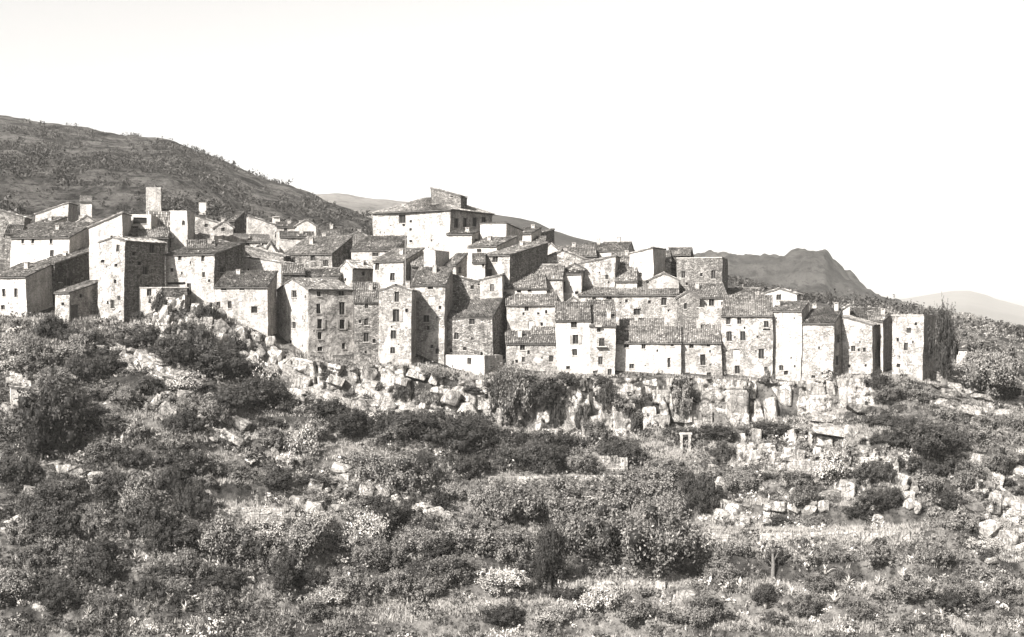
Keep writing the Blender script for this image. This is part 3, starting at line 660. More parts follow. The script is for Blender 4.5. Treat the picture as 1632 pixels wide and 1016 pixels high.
H(1335, 1356, None, 498, None, 252, 6, 'left', 'white', 'white rising gable wall behind the windowless stone house', [], yR=486)
H(1356, 1398, None, 506, None, 254, 7, 'mono', 'stone', 'speckled low roof behind the stone house with falling roof line', [], pitch=14, chim=[(.75,.3,.5)])
H(1386, 1421, None, 512, None, 249, 6, 'mono', 'stone', 'dark lean-to roof beside the last tower house', [], pitch=16)
H(366, 374, 388, 352, None, 300, 8, 'mono', 'rubble', 'small rubble house half behind the dark round tree', [], pitch=18)
H(396, 438, None, 358, None, 292, 7, 'right', 'cream', 'pale house with a sinking roof line right of the dark round tree', [(416,353,4,8)], yR=346)
H(472, 504, None, 360, None, 310, 8, 'side', 'white', 'white gable house alone on the slope left of the manor', [], yR=352)
H(455, 530, 562, 404, None, 262, 9, 'mono', 'spot', 'long stained house with a broad grey roof in the left middle village', [(470,415,4,9),(500,412,5,8),(520,420,6,9)], pitch=22, short='long stained house')
H(446, 500, None, 378, None, 290, 6, 'mono', 'cream', 'wide low roofed farm house above the long stained house', [(452,378,12,4),(492,378,20,4)], pitch=14)
H(424, 440, None, 398, None, 270, 7, 'side', 'white', 'tiny bright gable between rubble roofs left of the long stained house', [], yR=387)
H(300, 352, None, 386, None, 256, 6, 'ruin', 'spot', 'ragged garden wall house behind the tall pale house', [(330,392,4,5)])
H(128, 146, None, 322, None, 352, 5, 'mono', 'white', 'tiny white hut on the dark hillside above the left houses', [], pitch=20, cat='hut', name='hillside_hut')
H(317, 328, None, 324, None, 390, 4, 'flat', 'white', 'tiny white cube hut on the hillside right of the slim tower', [], cat='hut', name='hillside_hut')
H(435, 446, None, 346, None, 340, 5, 'flat', 'white', 'small pale hut on the slope above the left middle village', [], cat='hut', name='hillside_hut')
H(454, 466, None, 362, None, 320, 5, 'side', 'white', 'tiny white gable beside a small dark round bush on the upper slope', [], yR=358, cat='hut', name='hillside_hut')
H(126, 152, 176, 543, 566, 231, 4, 'flat', 'cream', 'low white garden store on the slope below the tall pale tower house', [], cat='shed', name='garden_store', short='low white garden store')
H(18, 62, None, 622, 645, 214, 3, 'right', 'white', 'whitewashed retaining block on the far left slope', [], yR=616, cat='wall', name='retaining_wall')
attach(_room[0], _manor[0]); attach(_par[0], _tower[0])

H(84, 142, None, 376, None, 264, 6, 'mono', 'stone', 'mottled tiled roof behind the long whitewashed house on the left', pitch=18)
H(96, 118, None, 362, None, 276, 6, 'side', 'cream', 'low gabled shed squeezed between upper left roofs', yR=355)
H(8, 34, None, 372, None, 268, 6, 'mono', 'spot', 'crumbling low house above the left end of the long whitewashed house', pitch=18)
H(250, 275, None, 345, None, 280, 5, 'mono', 'pale', 'small tiled hut at the foot of the slim white tower', pitch=20)
H(205, 268, None, 379, None, 254, 6, 'mono', 'rubble', 'dark rubble front under the steep tiled roof', [(225,384,6,5)], pitch=20)
H(312, 352, None, 356, None, 304, 7, 'right', 'pale', 'pale rubble barn with sinking roof below the hillside huts', [(330,360,4,5)], yR=346)
H(345, 372, None, 362, None, 296, 6, 'side', 'pale', 'small pale gable left of the dark round tree', [(357,366,4,5)], yR=354)
H(376, 432, None, 386, None, 282, 8, 'mono', 'cream', 'pale low house with a long roof below the dark round tree', [(396,390,5,5),(418,390,4,5)], pitch=14)
H(440, 474, None, 362, None, 314, 6, 'mono', 'cream', 'small cream house with flat roof left of the lone white gable', [(455,367,4,5)], pitch=14)
H(504, 545, None, 376, None, 302, 7, 'mono', 'rubble', 'dark low barn on the slope left of the manor', pitch=18)
H(524, 566, None, 396, None, 277, 7, 'mono', 'stone', 'grey barn roof beside the low house under the manor', [(540,402,4,5)], pitch=22)
H(548, 592, None, 380, None, 298, 7, 'side', 'stone', 'stone shed with dark gable roof just left of the manor', yR=371)
H(452, 486, None, 436, None, 251, 5, 'mono', 'rubble', 'low dark lean-to roof behind the pointed gable of the big corner house', pitch=20)
H(300, 345, None, 396, None, 250, 5, 'mono', 'spot', 'narrow back roof above the tall pale house', pitch=18)
H(928, 976, None, 401, None, 283, 7, 'mono', 'cream', 'low tiled house left of the bright skyline house', [(945,406,5,5)], pitch=16)
H(1100, 1148, None, 464, None, 262, 6, 'front', 'pale', 'low ridge roof under the square roofless stone block', yR=456)
H(1160, 1186, None, 466, None, 270, 6, 'side', 'cream', 'tiny pale gable left of the small white gabled house', yR=459)
H(1284, 1322, None, 502, None, 256, 6, 'mono', 'stone', 'low roof with speckled tiles behind the windowless stone house', pitch=14)
H(836, 868, None, 390, None, 277, 6, 'mono', 'pale', 'small tiled house below the skyline shed', [(850,396,4,5)], pitch=18)
H(900, 932, None, 428, None, 262, 6, 'side', 'spot', 'little stone gable in the crowded middle of the village', [(915,432,4,6)], yR=421)
H(655, 700, None, 424, None, 252, 5, 'mono', 'rubble', 'dark low roof left of the slender bright tower house', pitch=20)
H(1524, 1540, None, 556, None, 262, 4, 'mono', 'white', 'small white hut on the right hillside beyond the last tower house', pitch=12, cat='hut', name='hillside_hut')

H(500, 538, None, 386, None, 284, 5, 'mono', 'white', 'small whitewashed house between the farm house and the grey barn roof', [(516,391,4,5)], pitch=16)
H(402, 426, None, 398, None, 268, 5, 'side', 'cream', 'narrow cream gable above the falling rubble gable wall', [(413,402,3,5)], yR=391)
H(348, 378, None, 391, None, 260, 6, 'right', 'cream', 'pale wall house with falling top behind the tall pale house', [(362,398,4,6)], yR=384)
H(22, 50, None, 352, None, 300, 5, 'mono', 'white', 'tiny white house behind the crumbling corner house', pitch=16)
H(180, 206, None, 352, None, 292, 5, 'mono', 'pale', 'small stone house behind the slanting white house', pitch=16)

# ------------------------------------------------------------------ rock: cliff and boulders
def hull(seed, sx=1., sy=1., sz=1., n=16, boxy=3.):
    import bmesh
    r = random.Random(seed); bm = bmesh.new()
    for i in range(n):
        v = Vector((r.gauss(0, 1), r.gauss(0, 1), r.gauss(0, 1))).normalized()
        k = (abs(v.x)**boxy+abs(v.y)**boxy+abs(v.z)**boxy)**(-1/boxy)*r.uniform(.85, 1.05)
        bm.verts.new((v.x*k*sx, v.y*k*sy, v.z*k*sz))
    bmesh.ops.convex_hull(bm, input=bm.verts)
    for v in [v for v in bm.verts if not v.link_faces]: bm.verts.remove(v)
    me = bpy.data.meshes.new('rock'); bm.to_mesh(me); bm.free(); me.materials.append(MROCK if seed % 3 else MROCK2); return me
ROCKS = [hull(i+1, n=22 if i < 8 else 14, boxy=4 if i % 2 else 2.6) for i in range(14)]
def block(seed):
    """a squared, chipped block of bedded rock"""
    import bmesh
    r = random.Random(seed); bm = bmesh.new(); bmesh.ops.create_cube(bm, size=2)
    for v in bm.verts: v.co += Vector((r.uniform(-.2, .12), r.uniform(-.25, .15), r.uniform(-.22, .1)))*1.0
    bmesh.ops.bevel(bm, geom=bm.edges[:], offset=r.uniform(.1, .22), segments=1, affect='EDGES', profile=.5)
    for v in bm.verts: v.co += Vector((r.uniform(-.07, .07), r.uniform(-.1, .1), r.uniform(-.07, .07)))
    bmesh.ops.triangulate(bm, faces=bm.faces[:])
    me = bpy.data.meshes.new('rock_block'); bm.to_mesh(me); bm.free(); me.materials.append(MROCK if seed % 4 else MROCK2); return me
BLK = [block(s_+50) for s_ in range(14)]
def cliff_D(px): return float(np.interp(px, K_x, K_dt))-2.6
cl_top = lambda px: float(np.interp(px, K_x, K_top)); cl_bot = lambda px: float(np.interp(px, K_x, K_bot))
# backing face of the cliff, one continuous broken surface
pxs = np.arange(428, 1412, 2.0); rows = 46
V = []
for j in range(rows):
    t = j/(rows-1)
    for px in pxs:
        y = cl_bot(px)+14-(cl_bot(px)+14-cl_top(px)+5)*t
        V.append((px, y, cliff_D(px)+.9+1.3*t))
V = np.array(V); PX, Y, D = V.T
X = (PX-CX)/FX*D; Z = (CY-Y)/FX*D
rid = np.clip(1-np.abs(fbm(X/4.+.2*Z/6, Z/16, 4, 31))*7, 0, 1)**2; blk = np.floor(X/2.1+vnoise(X/5, Z/4, 33)*.7)
step = (np.sin(blk*12.9898)*43758.5453) % 1
lay = np.floor(Z/2.1+.12*X+vnoise(X/7, Z/7, 35)); st2 = (np.sin(lay*78.233+blk*3.3)*43758.5453) % 1
D2 = D+3.0*rid+(step-.5)*1.5+(st2-.5)*1.1+1.0*fbm(X/1.6, Z/1.2, 5, 37)
V = np.stack([X, D2, Z], 1); n = len(pxs)
i = (np.arange(rows-1)[:, None]*n+np.arange(n-1)[None]).ravel()
cliff = tag(place('cliff', quads('cliff', V, np.stack([i, i+1, i+1+n, i+n], 1), MROCK)), kind='structure')
cliff['label'] = 'pale fractured limestone cliff under the front row of houses'
rr = random.Random(5); px = 440.; nb = 0
while px < 1398:
    wpx = rr.uniform(10, 30); top, bot = cl_top(px), cl_bot(px); left = px < 720; y = bot+8; colD = rr.uniform(-.9, .7)
    while y > top+4:
        hpx = rr.uniform(16, 52) if not left else rr.uniform(9, 24)
        hpx = min(hpx, max(8, y-top+3)); yy = y-hpx/2; t = min(1, (bot-yy)/(bot-top))
        if rr.random() < (.34 if px > 720 else .5):
            D = cliff_D(px)+(1.5 if not left else 1.15)+1.3*t+colD*.8+rr.uniform(-.35, .35); p = W(px+rr.uniform(-1, 1), yy, D); mpp = D/FX
            place('rock_block', BLK[rr.randrange(14)], cliff, p, (rr.uniform(-.1, .1), rr.uniform(-.1, .1)+(.3 if left else -.04), rr.uniform(-.35, .35)), (wpx*mpp*.53, rr.uniform(.6, 1.1), hpx*mpp*.52)); nb += 1
        y -= hpx*rr.uniform(.92, 1.04)
    px += wpx*rr.uniform(.86, 1.04)
# overhanging shelf beds at the right foot of the cliff
def near_label(px, py):
    best = min([l for l in LAND if l[2]], key=lambda l: (l[0]-px)**2+(l[1]-py)**2)
    dx, dy = px-best[0], py-best[1]; r_ = math.hypot(dx, dy); a = math.degrees(math.atan2(dy, dx))
    w2 = ['right of', 'below right of', 'below', 'below left of', 'left of', 'above left of', 'above', 'above right of'][int(round(a/45)) % 8]
    return ('just ' if r_ < 40 else ('' if r_ < 85 else 'well '))+w2+' the '+best[2]
for a_ in [(1500, 690, 'right slope'), (60, 610, 'far left ledge'), (640, 800, 'central rocky step'), (1600, 830, 'right edge rockfall'), (700, 960, 'bottom centre grass'), (180, 900, 'lower left agaves'), (1300, 930, 'lower right agaves'), (1290, 780, 'upper right agaves'), (250, 590, 'slanting rock strata'), (1090, 958, 'bottom pale boulder'), (1150, 830, 'pale rock face by the agave'),
           (400, 560, 'white rocks under the village'), (1430, 750, 'tumbled rocks at right'), (500, 800, 'left grassy bank'), (40, 740, 'left edge'), (330, 700, 'dark left gully'), (1560, 620, 'right hillside')]: LAND.append(a_)
used = {}
def uniq(lab, tries=()):
    """labels stay different: add a place word when one is taken"""
    if lab not in used: used[lab] = 1; return lab
    for t_ in tries:
        l2 = lab+' '+t_
        if l2 not in used and len(l2.split()) <= 16: used[l2] = 1; return l2
    used[lab] += 1; return lab
def rock(px, py, wpx, hpx, label, rot=0., name='boulder', deep=1., sink=.42, D=None, seed=None, group=None):
    p = hit(px, py) if D is None else W(px, py, D); mpp = p.y/FX
    r = random.Random(seed if seed is not None else int(px*7+py))
    o = place(name, (BLK if r.random() < .25 else ROCKS)[r.randrange(14)], None, p+UP*(hpx*mpp*(.5-sink)), (r.uniform(-.1, .1), rot, r.uniform(-.4, .4)), (wpx*mpp/2, max(wpx, hpx)*mpp/2*deep*.8, hpx*mpp/2))
    return tag(o, label, 'rock', group)
for i, (a, b_, c, e, rt) in enumerate([(1335, 690, 92, 28, -.08), (1300, 668, 70, 20, -.1), (1375, 655, 62, 18, -.1), (1262, 705, 16, 40, 0), (1225, 718, 24, 20, .1), (1206, 705, 14, 34, .05), (1180, 722, 14, 26, 0), (1240, 690, 14, 12, 0),
      (1260, 735, 34, 12, 0)]):
    rock(a, b_, c, e, ['long flat pale ledge rock under the cliff foot at right', 'thin pale shelf of rock on the dark overhang at right', 'upper shelf of rock at the right end of the cliff', 'standing rock pillar beside a dark bush at right',
       'square balanced block near the stone pillars', 'tall slim rock pillar left of the balanced block', 'short leaning rock post in the ruined terrace', 'small cap stone above the balanced block', 'low flat slab in front of the rock pillar'][i], -rt)
RK = [ # loose rocks: px, py(base), w, h, tilt
 (205,575,26,14,.5),(228,588,30,16,.5),(252,598,34,16,.5),(280,606,30,12,.45),(215,600,24,10,.4),(245,578,50,8,.5),(290,592,46,8,.5),(330,604,36,8,.45),(318,650,24,22,.3),(332,640,30,26,.2),(300,625,26,18,.4),(345,655,20,14,.3),
 (262,547,20,22,.2),(238,528,22,16,.1),(350,522,24,20,.1),(368,535,26,18,.2),(330,520,20,16,0),(395,560,22,34,.15),(415,575,20,44,.1),(432,590,24,46,.1),(385,545,18,22,.1),(408,540,20,20,.1),(372,598,30,12,.4),(430,612,40,12,.4),(452,622,44,14,.35),(402,605,22,14,.2),(310,537,26,20,.3),(292,520,18,16,0),
 (30,600,46,18,.4),(70,610,40,14,.3),(105,618,30,14,.2),(130,618,22,12,0),(15,655,30,14,.3),(60,640,40,18,0),
 (372,700,40,14,.5),(352,692,30,12,.4),(395,712,26,10,.3),(545,755,34,20,.3),(600,790,30,14,.3),(642,800,24,16,.1),(690,822,40,24,0),(665,818,26,20,0),(710,826,26,18,.1),(500,815,40,20,.2),(480,802,34,16,.2),(540,812,30,14,0),(160,780,26,20,0),
 (935,728,60,26,0),(960,745,36,16,0),(915,748,30,14,0),(985,752,24,12,0),(945,963,44,26,.1),(1095,955,48,36,0),(1080,962,20,18,.1),(1155,835,40,34,0),(1125,832,36,20,0),(1182,838,30,26,.1),(1150,775,30,28,.2),(1142,790,24,18,0),(1265,792,26,26,0),(1320,797,36,22,-.3),(1350,790,26,28,.2),(1240,812,26,16,0),
 (1390,690,26,14,0),(1420,740,30,20,.1),(1445,735,26,22,-.1),(1400,760,24,26,.1),(1425,770,20,24,.3),(1385,742,30,16,0),(1370,725,34,12,0),(1470,760,22,16,0),(1410,790,22,18,0),(1448,800,18,30,0),(1465,705,30,16,0),(1500,745,20,18,.2),(1520,752,30,12,0),(1395,815,18,12,0),(1500,815,18,8,0),
 (1560,760,30,18,0),(1600,800,50,24,.3),(1575,845,44,30,-.3),(1612,840,40,40,.2),(1595,870,34,20,0),(1625,885,26,40,0),(1625,760,34,30,0),(1540,712,40,12,0),(1590,700,50,14,.1),(1520,665,50,10,.1),(1560,668,60,12,.2),(1600,690,40,12,.1),(1515,618,30,14,.2),(1500,640,40,12,.1),(1580,900,26,14,0),(1568,830,26,16,0),
 (1075,880,20,8,0),(1350,905,22,10,0),(1250,860,60,9,0),(1330,862,50,8,0),(1420,858,40,8,0),(870,765,60,8,0),(940,768,50,8,0),(800,764,40,8,0),(30,830,26,16,0),(60,790,40,14,.3),(120,740,50,12,-.1),(80,745,36,12,-.1),(400,930,20,12,0),
 (1120,905,24,10,0),(440,790,30,10,0),(560,860,26,12,0),(1000,905,26,10,0),(1480,890,26,10,0),(880,700,30,26,0),(905,690,26,34,0),(860,690,20,40,0),(700,640,40,22,.1),(740,660,44,26,0),(770,648,26,24,0)]
for a, b_, c, e, rt in RK:
    if e <= 10 or c > 3.2*e: continue
    sh = 'flat' if c > 2.2*e else ('upright' if e > c else 'squat'); sz = 'large' if c*e > 700 else ('small' if c*e < 300 else 'mid-sized')
    rock(a, b_, c, e, uniq('%s %s pale rock %s' % (sz, sh, near_label(a, b_)), ('half in grass', 'tilted', 'beside shrubs', 'on the bare slope')), rt)

def outcrop(name, poly, n, wr, hr, tilt, seed, jit=12):
    r = random.Random(seed); root = None
    for k in range(n):
        i = r.randrange(len(poly)-1); t_ = r.random(); a, b_ = poly[i], poly[i+1]
        px = a[0]+(b_[0]-a[0])*t_+r.gauss(0, jit*.6); py = a[1]+(b_[1]-a[1])*t_+r.gauss(0, jit); wp, hp = r.uniform(*wr), r.uniform(*hr)
        p = hit(px, py); mpp = p.y/FX; me = (BLK if r.random() < .12 else ROCKS)[r.randrange(14)]
        if root is None:
            root = empty(name, None, None, p); root['kind'] = 'structure'
        o = place('rock', me, root, p-root.location+UP*hp*mpp*.15, (r.uniform(-.2, .2), tilt+r.uniform(-.15, .15), r.uniform(-.5, .5)), (wp*mpp/2, max(wp, hp)*mpp*.4, hp*mpp/2))
outcrop('rock_outcrop', [(250, 505), (300, 520), (345, 535), (390, 565), (430, 600), (450, 620)], 110, (10, 26), (14, 36), .12, 1, 15)
outcrop('rock_outcrop', [(170, 560), (240, 585), (300, 612)], 60, (18, 44), (6, 13), .45, 2, 10)
outcrop('rock_outcrop', [(240, 620), (270, 645), (330, 660)], 24, (12, 26), (12, 24), .3, 3, 8)
outcrop('rock_outcrop', [(1370, 730), (1420, 760), (1460, 800)], 55, (10, 24), (12, 26), .1, 4, 24)
outcrop('rock_outcrop', [(1560, 750), (1600, 810), (1615, 880)], 46, (14, 40), (12, 34), .3, 5, 16)
outcrop('rock_outcrop', [(1130, 800), (1180, 825), (1340, 800)], 30, (12, 30), (12, 28), .0, 6, 12)
outcrop('rock_outcrop', [(440, 622), (520, 640), (600, 655), (700, 665)], 60, (14, 32), (12, 26), .3, 7, 8)
outcrop('rock_outcrop', [(5, 600), (60, 620), (130, 625)], 30, (18, 36), (8, 16), .35, 8, 10)
outcrop('rock_outcrop', [(1180, 735), (1260, 730), (1370, 700)], 36, (10, 26), (10, 24), 0, 9, 9)
outcrop('rock_outcrop', [(1490, 620), (1560, 650), (1630, 680)], 40, (16, 44), (7, 14), .15, 10, 16)
outcrop('rock_outcrop', [(340, 690), (420, 730), (560, 780), (700, 825)], 60, (10, 30), (8, 18), .3, 11, 16)
outcrop('rock_outcrop', [(10, 840), (90, 760), (150, 745)], 26, (14, 32), (8, 16), 0, 12, 12)
# dry stone walls (courses of rough blocks)
def dry_wall(px0, px1, py, hpx, label, thick=.6):
    mb = MB(); r = random.Random(int(px0+py)); n_ = max(3, int((px1-px0)/14)); pts = [hit(px0+(px1-px0)*k/n_, py) for k in range(n_+1)]
    a = pts[0].copy(); hgt = hpx*a.y/FX; zs = [p.z for p in pts]; zs = [sorted(zs[max(0, k-2):k+3])[len(zs[max(0, k-2):k+3])//2] for k in range(len(zs))]
    LAND.append(((px0+px1)/2, py, label)) if len(label.split()) < 8 else None
    root = empty('terrace_wall', label, 'wall', a)
    for k in range(n_):
        p, q_ = pts[k], pts[k+1]; p = Vector((p.x, p.y, 0)); q_ = Vector((q_.x, q_.y, 0)); L = (q_-p).length; d = (q_-p)/L; nrm = Vector((-d.y, d.x, 0)); z = -1.
        while z < hgt:
            ch = r.uniform(.28, .45); x = 0.
            while x < L:
                cw = min(r.uniform(.35, .9), L-x+.05); g0 = p+d*x; g0.z = zs[k]+(zs[k+1]-zs[k])*x/L+z
                mb.box(g0+nrm*r.uniform(-.1, .08), d*(cw-.03), nrm*thick, UP*(ch-.03)); x += cw
            z += ch
    o = mb.obj('stones', MROCK, root, a); o['kind'] = 'stuff'; return root
dry_wall(1262, 1325, 775, 34, 'big square patch of dry stone terrace wall above the agaves')
dry_wall(1130, 1260, 752, 10, 'long low terrace wall left of the square wall patch')
dry_wall(905, 1000, 752, 22, 'light rubble terrace wall behind dark bushes in the centre')
dry_wall(780, 990, 772, 9, 'long low middle terrace wall')
dry_wall(1120, 1450, 866, 10, 'very long low wall along the lower right terrace')
dry_wall(340, 470, 836, 20, 'rough lower left terrace wall')
dry_wall(920, 1060, 942, 9, 'low wall under the big leafy tree')
dry_wall(150, 200, 572, 18, 'short rubble wall behind the garden store')
dry_wall(420, 560, 700, 8, 'low stone edge on the slope left of centre')
# the small stone gate frame in the garden
g0 = hit(1084, 726); gm = empty('stone_gateway', 'small white stone gate frame standing among bushes under the cliff', 'gateway', g0)
for nm, o_, a, b_, c in (('post', (0, 0, -.3), (.42, 0, 0), (0, .4, 0), (0, 0, 3.2)), ('post', (1.35, 0, -.3), (.42, 0, 0), (0, .4, 0), (0, 0, 3.2)), ('lintel', (-.12, -.05, 2.9), (2.05, 0, 0), (0, .5, 0), (0, 0, .32))):
    q = MB(); q.box(o_, a, b_, c); q.obj(nm, MW['cream'], gm)
LAND.append((1092, 712, 'stone gateway'))
for i, (a, b_, hpx) in enumerate([(1184, 732, 38), (1197, 735, 26), (1300, 708, 26), (1292, 712, 22)]):
    g0 = hit(a, b_); q = MB(); mpp = g0.y/FX; z = -.3; r = random.Random(i)
    while z < hpx*mpp: q.box((r.uniform(-.05, .05)-.3, 0, z), (.6+r.uniform(-.1, .1), 0, 0), (0, .5, 0), (0, 0, .36)); z += .38
    o = q.obj('stone_pillar', MW['cream'], None, loc=g0); tag(o, ['tall ruined stone pillar left of the balanced block', 'shorter stone pillar beside the tall ruined one', 'stone pillar against the long ledge rock', 'stub of a pillar just left of another by the ledge'][i], 'pillar')
q = MB(); g0 = W(646, 462, 247.5); q.tube((0, 0, -3), (0, 0, 9.6), .11, .07, 8); q.box((-.5, -.05, 8.8), (1., 0, 0), (0, .1, 0), (0, 0, .1))
o = q.obj('wooden_pole', MWOOD, None, loc=g0); tag(o, 'thin tall dark pole rising in front of the great manor house', 'pole')

# ------------------------------------------------------------------ plants
def crown(seed, nleaf, blobs, leaf, flat=1., up=.25, spread=1., inner=.35, sprig=.3, core=True):
    """a leafy mass about 1 unit in radius, standing on z = 0: leaf blades on the skins of many clumps"""
    r = np.random.default_rng(seed); c = []
    for i in range(blobs):
        v = r.normal(size=3); v /= np.linalg.norm(v); q = r.uniform(.25, 1.0)
        c.append([v[0]*q*spread, v[1]*q*spread, .62*flat+v[2]*q*.62*flat, r.uniform(.14, .40)*(1.1-.35*q)*1.12])
    c = np.array(c); c[:, 0] *= 1.15; c[:, 1] *= .9; k = r.integers(0, blobs, nleaf); ct = r.uniform(.0, 1., blobs)
    d = r.normal(size=(nleaf, 3)); d[:, 2] += up; d /= np.linalg.norm(d, axis=1)[:, None]
    rad = np.where(r.random(nleaf) < inner, r.uniform(.3, .8, nleaf), r.uniform(.85, 1.25, nleaf))
    P = c[k, :3]+d*(c[k, 3]*rad)[:, None]
    ns = blobs*2; sb = c[r.integers(0, blobs, ns), :3]; sdv = r.normal(size=(ns, 3)); sdv[:, 2] = np.abs(sdv[:, 2])+.5; sdv /= np.linalg.norm(sdv, axis=1)[:, None]; sl = r.uniform(.3, .62, ns)
    on = r.random(nleaf) < sprig; kk = r.integers(0, ns, nleaf); tt = r.random(nleaf)
    Ps = sb[kk]+sdv[kk]*(sl[kk]*tt)[:, None]+r.normal(size=(nleaf, 3))*(.07*(1.15-tt))[:, None]
    P = np.where(on[:, None], Ps, P); P[:, 2] = np.abs(P[:, 2])
    nrm = d*1.+r.normal(size=(nleaf, 3))*.33; nrm /= np.linalg.norm(nrm, axis=1)[:, None]
    a = np.cross(nrm, r.normal(size=(nleaf, 3))); a /= np.linalg.norm(a, axis=1)[:, None]; b_ = np.cross(nrm, a)
    s = leaf*r.uniform(.5, 1.5, nleaf)[:, None]
    V = np.stack([P-a*s, P-b_*s*.5+nrm*s*.1, P+a*s, P+b_*s*.5+nrm*s*.1], 1).reshape(-1, 3)
    Q = np.arange(nleaf*4).reshape(-1, 4)
    t_ = np.clip(ct[k]*.55+r.random(nleaf)*.55, 0, 1.1)
    if core:      # opaque near-black block added inside each clump to deepen its shade
        cv = np.array([(x, y, z) for z in (-1, 1) for y in (-1, 1) for x in (-1, 1)])*.34; cq = np.array([(0, 2, 3, 1), (4, 5, 7, 6), (0, 1, 5, 4), (2, 6, 7, 3), (0, 4, 6, 2), (1, 3, 7, 5)])
        n0 = len(V); cc = c[:, None, :3]+cv[None]*c[:, None, 3:4]*r.uniform(.8, 1.25, (blobs, 8, 1)); cc[..., 2] = np.abs(cc[..., 2])
        V = np.concatenate([V, cc.reshape(-1, 3)]); Q = np.concatenate([Q, (cq[None]+np.arange(blobs)[:, None, None]*8).reshape(-1, 4)+n0]); t_ = np.concatenate([t_, np.zeros(blobs*6)])
    return V, Q, t_
def crown_mesh(nm, mat, *a, **k): V, Q, t_ = crown(*a, **k); return quads(nm, V, Q, mat, t_)
BUSH = {}
for key, mat in (('d', MLD), ('m', MLM), ('l', MLL)):
    BUSH[key] = [crown_mesh('foliage', mat, 100+i+ord(key), (2400, 3400)[i % 2], 20+4*i, (.066, .05)[i % 2], inner=.4) for i in range(6)]
BIG = {key: [crown_mesh('foliage', mat, 200+i+ord(key), 8500, 55, .035, inner=.4) for i in range(3)] for key, mat in (('d', MLD), ('m', MLM), ('l', MLL))}
NBUSH = 0
def bush(px, py, wpx, hpx, tone, label, D=None, big=None, cat='bush', group=None, name='bush'):
    global NBUSH; NBUSH += 1; r = random.Random(NBUSH*17)
    p = hit(px, py) if D is None else W(px, py, D); mpp = p.y/FX
    big = wpx > 55 if big is None else big
    me = (BIG if big else BUSH)[tone][r.randrange(3 if big else 6)]
    s = wpx*mpp/2/1.1; sz_ = hpx*mpp/1.45
    o = place(name, me, None, p-UP*.25, (r.uniform(-.12, .12), r.uniform(-.12, .12), r.choice((0, 3.14))+r.uniform(-.6, .6)), (s*r.uniform(.95, 1.1), s*.8, sz_*r.uniform(.95, 1.15))); return tag(o, label, cat, group)
def tree(px, py, wpx, hpx, tone, label, trunk=.3, name='tree', lean=0.):
    global NBUSH; NBUSH += 1; r = random.Random(NBUSH*13); p = hit(px, py); mpp = p.y/FX
    LAND.append((px, py-hpx/2, label)) if len(label.split()) < 8 else None
    root = empty(name, label, 'tree', p-UP*.2); hgt = hpx*mpp; wd = wpx*mpp
    q = MB(); pts = [Vector((0, 0, -.5)), Vector((lean*.3+r.uniform(-.1, .1), 0, hgt*trunk)), Vector((lean*.6, .1, hgt*(trunk+.25))), Vector((lean, 0, hgt*.85))]
    r0 = .035*hgt
    for i in range(3): q.tube(pts[i], pts[i+1], r0*(1-.28*i), r0*(1-.28*(i+1)), 8)
    for i in range(6):
        a = i*1.05+r.random(); s_ = pts[1].lerp(pts[2], r.random()); e = s_+Vector((math.cos(a)*wd*.3, math.sin(a)*wd*.3, hgt*.22)); q.tube(s_, e, r0*.4, r0*.12, 5)
    q.obj('trunk', MBARK, root)
    c = place('crown', BIG[tone][r.randrange(3)], root, (lean*.6, 0, hgt*trunk*.8), (0, 0, r.uniform(0, 6)), (wd/2, wd/2*.85, hgt*(1-trunk*.8)/1.3)); return root
# named plants
for a in [
 (92,725,118,118,'d','broad dark tree mass on the left slope'),(66,735,70,70,'d','lower dark tree joined to the broad dark left mass'),(120,668,60,40,'d','dark round tree top at the upper right of the left mass'),
 (1505,618,44,132,'d','tall dark feathery tree against the last tower house'),(1050,925,150,118,'m','big round leafy tree on the lower centre terrace'),(958,905,110,100,'m','leafy tree left of the big round tree'),(480,905,90,80,'m','leafy tree with dark right side at lower left of centre'),
 (330,528,34,46,'d','small dark tree growing from the white rocks'),(383,368,22,36,'d','dark round tree among the upper left houses'),(1112,815,54,66,'d','dark bushy tree at the right edge of the middle terrace'),
 (875,945,52,110,'d','dark narrow tree in the lower centre'),(360,905,90,80,'m','dark leafy tree above the agaves at lower left'),(1575,640,90,80,'m','grey tree on the right hillside below the ridge'),(1480,735,100,60,'d','wide dark tree on the right slope'),(455,950,60,70,'d','dark tree in lower left grass')]:
    tree(a[0], a[1], a[2], a[3], a[4], a[5], trunk=.18 if a[3] > 30 else .1)
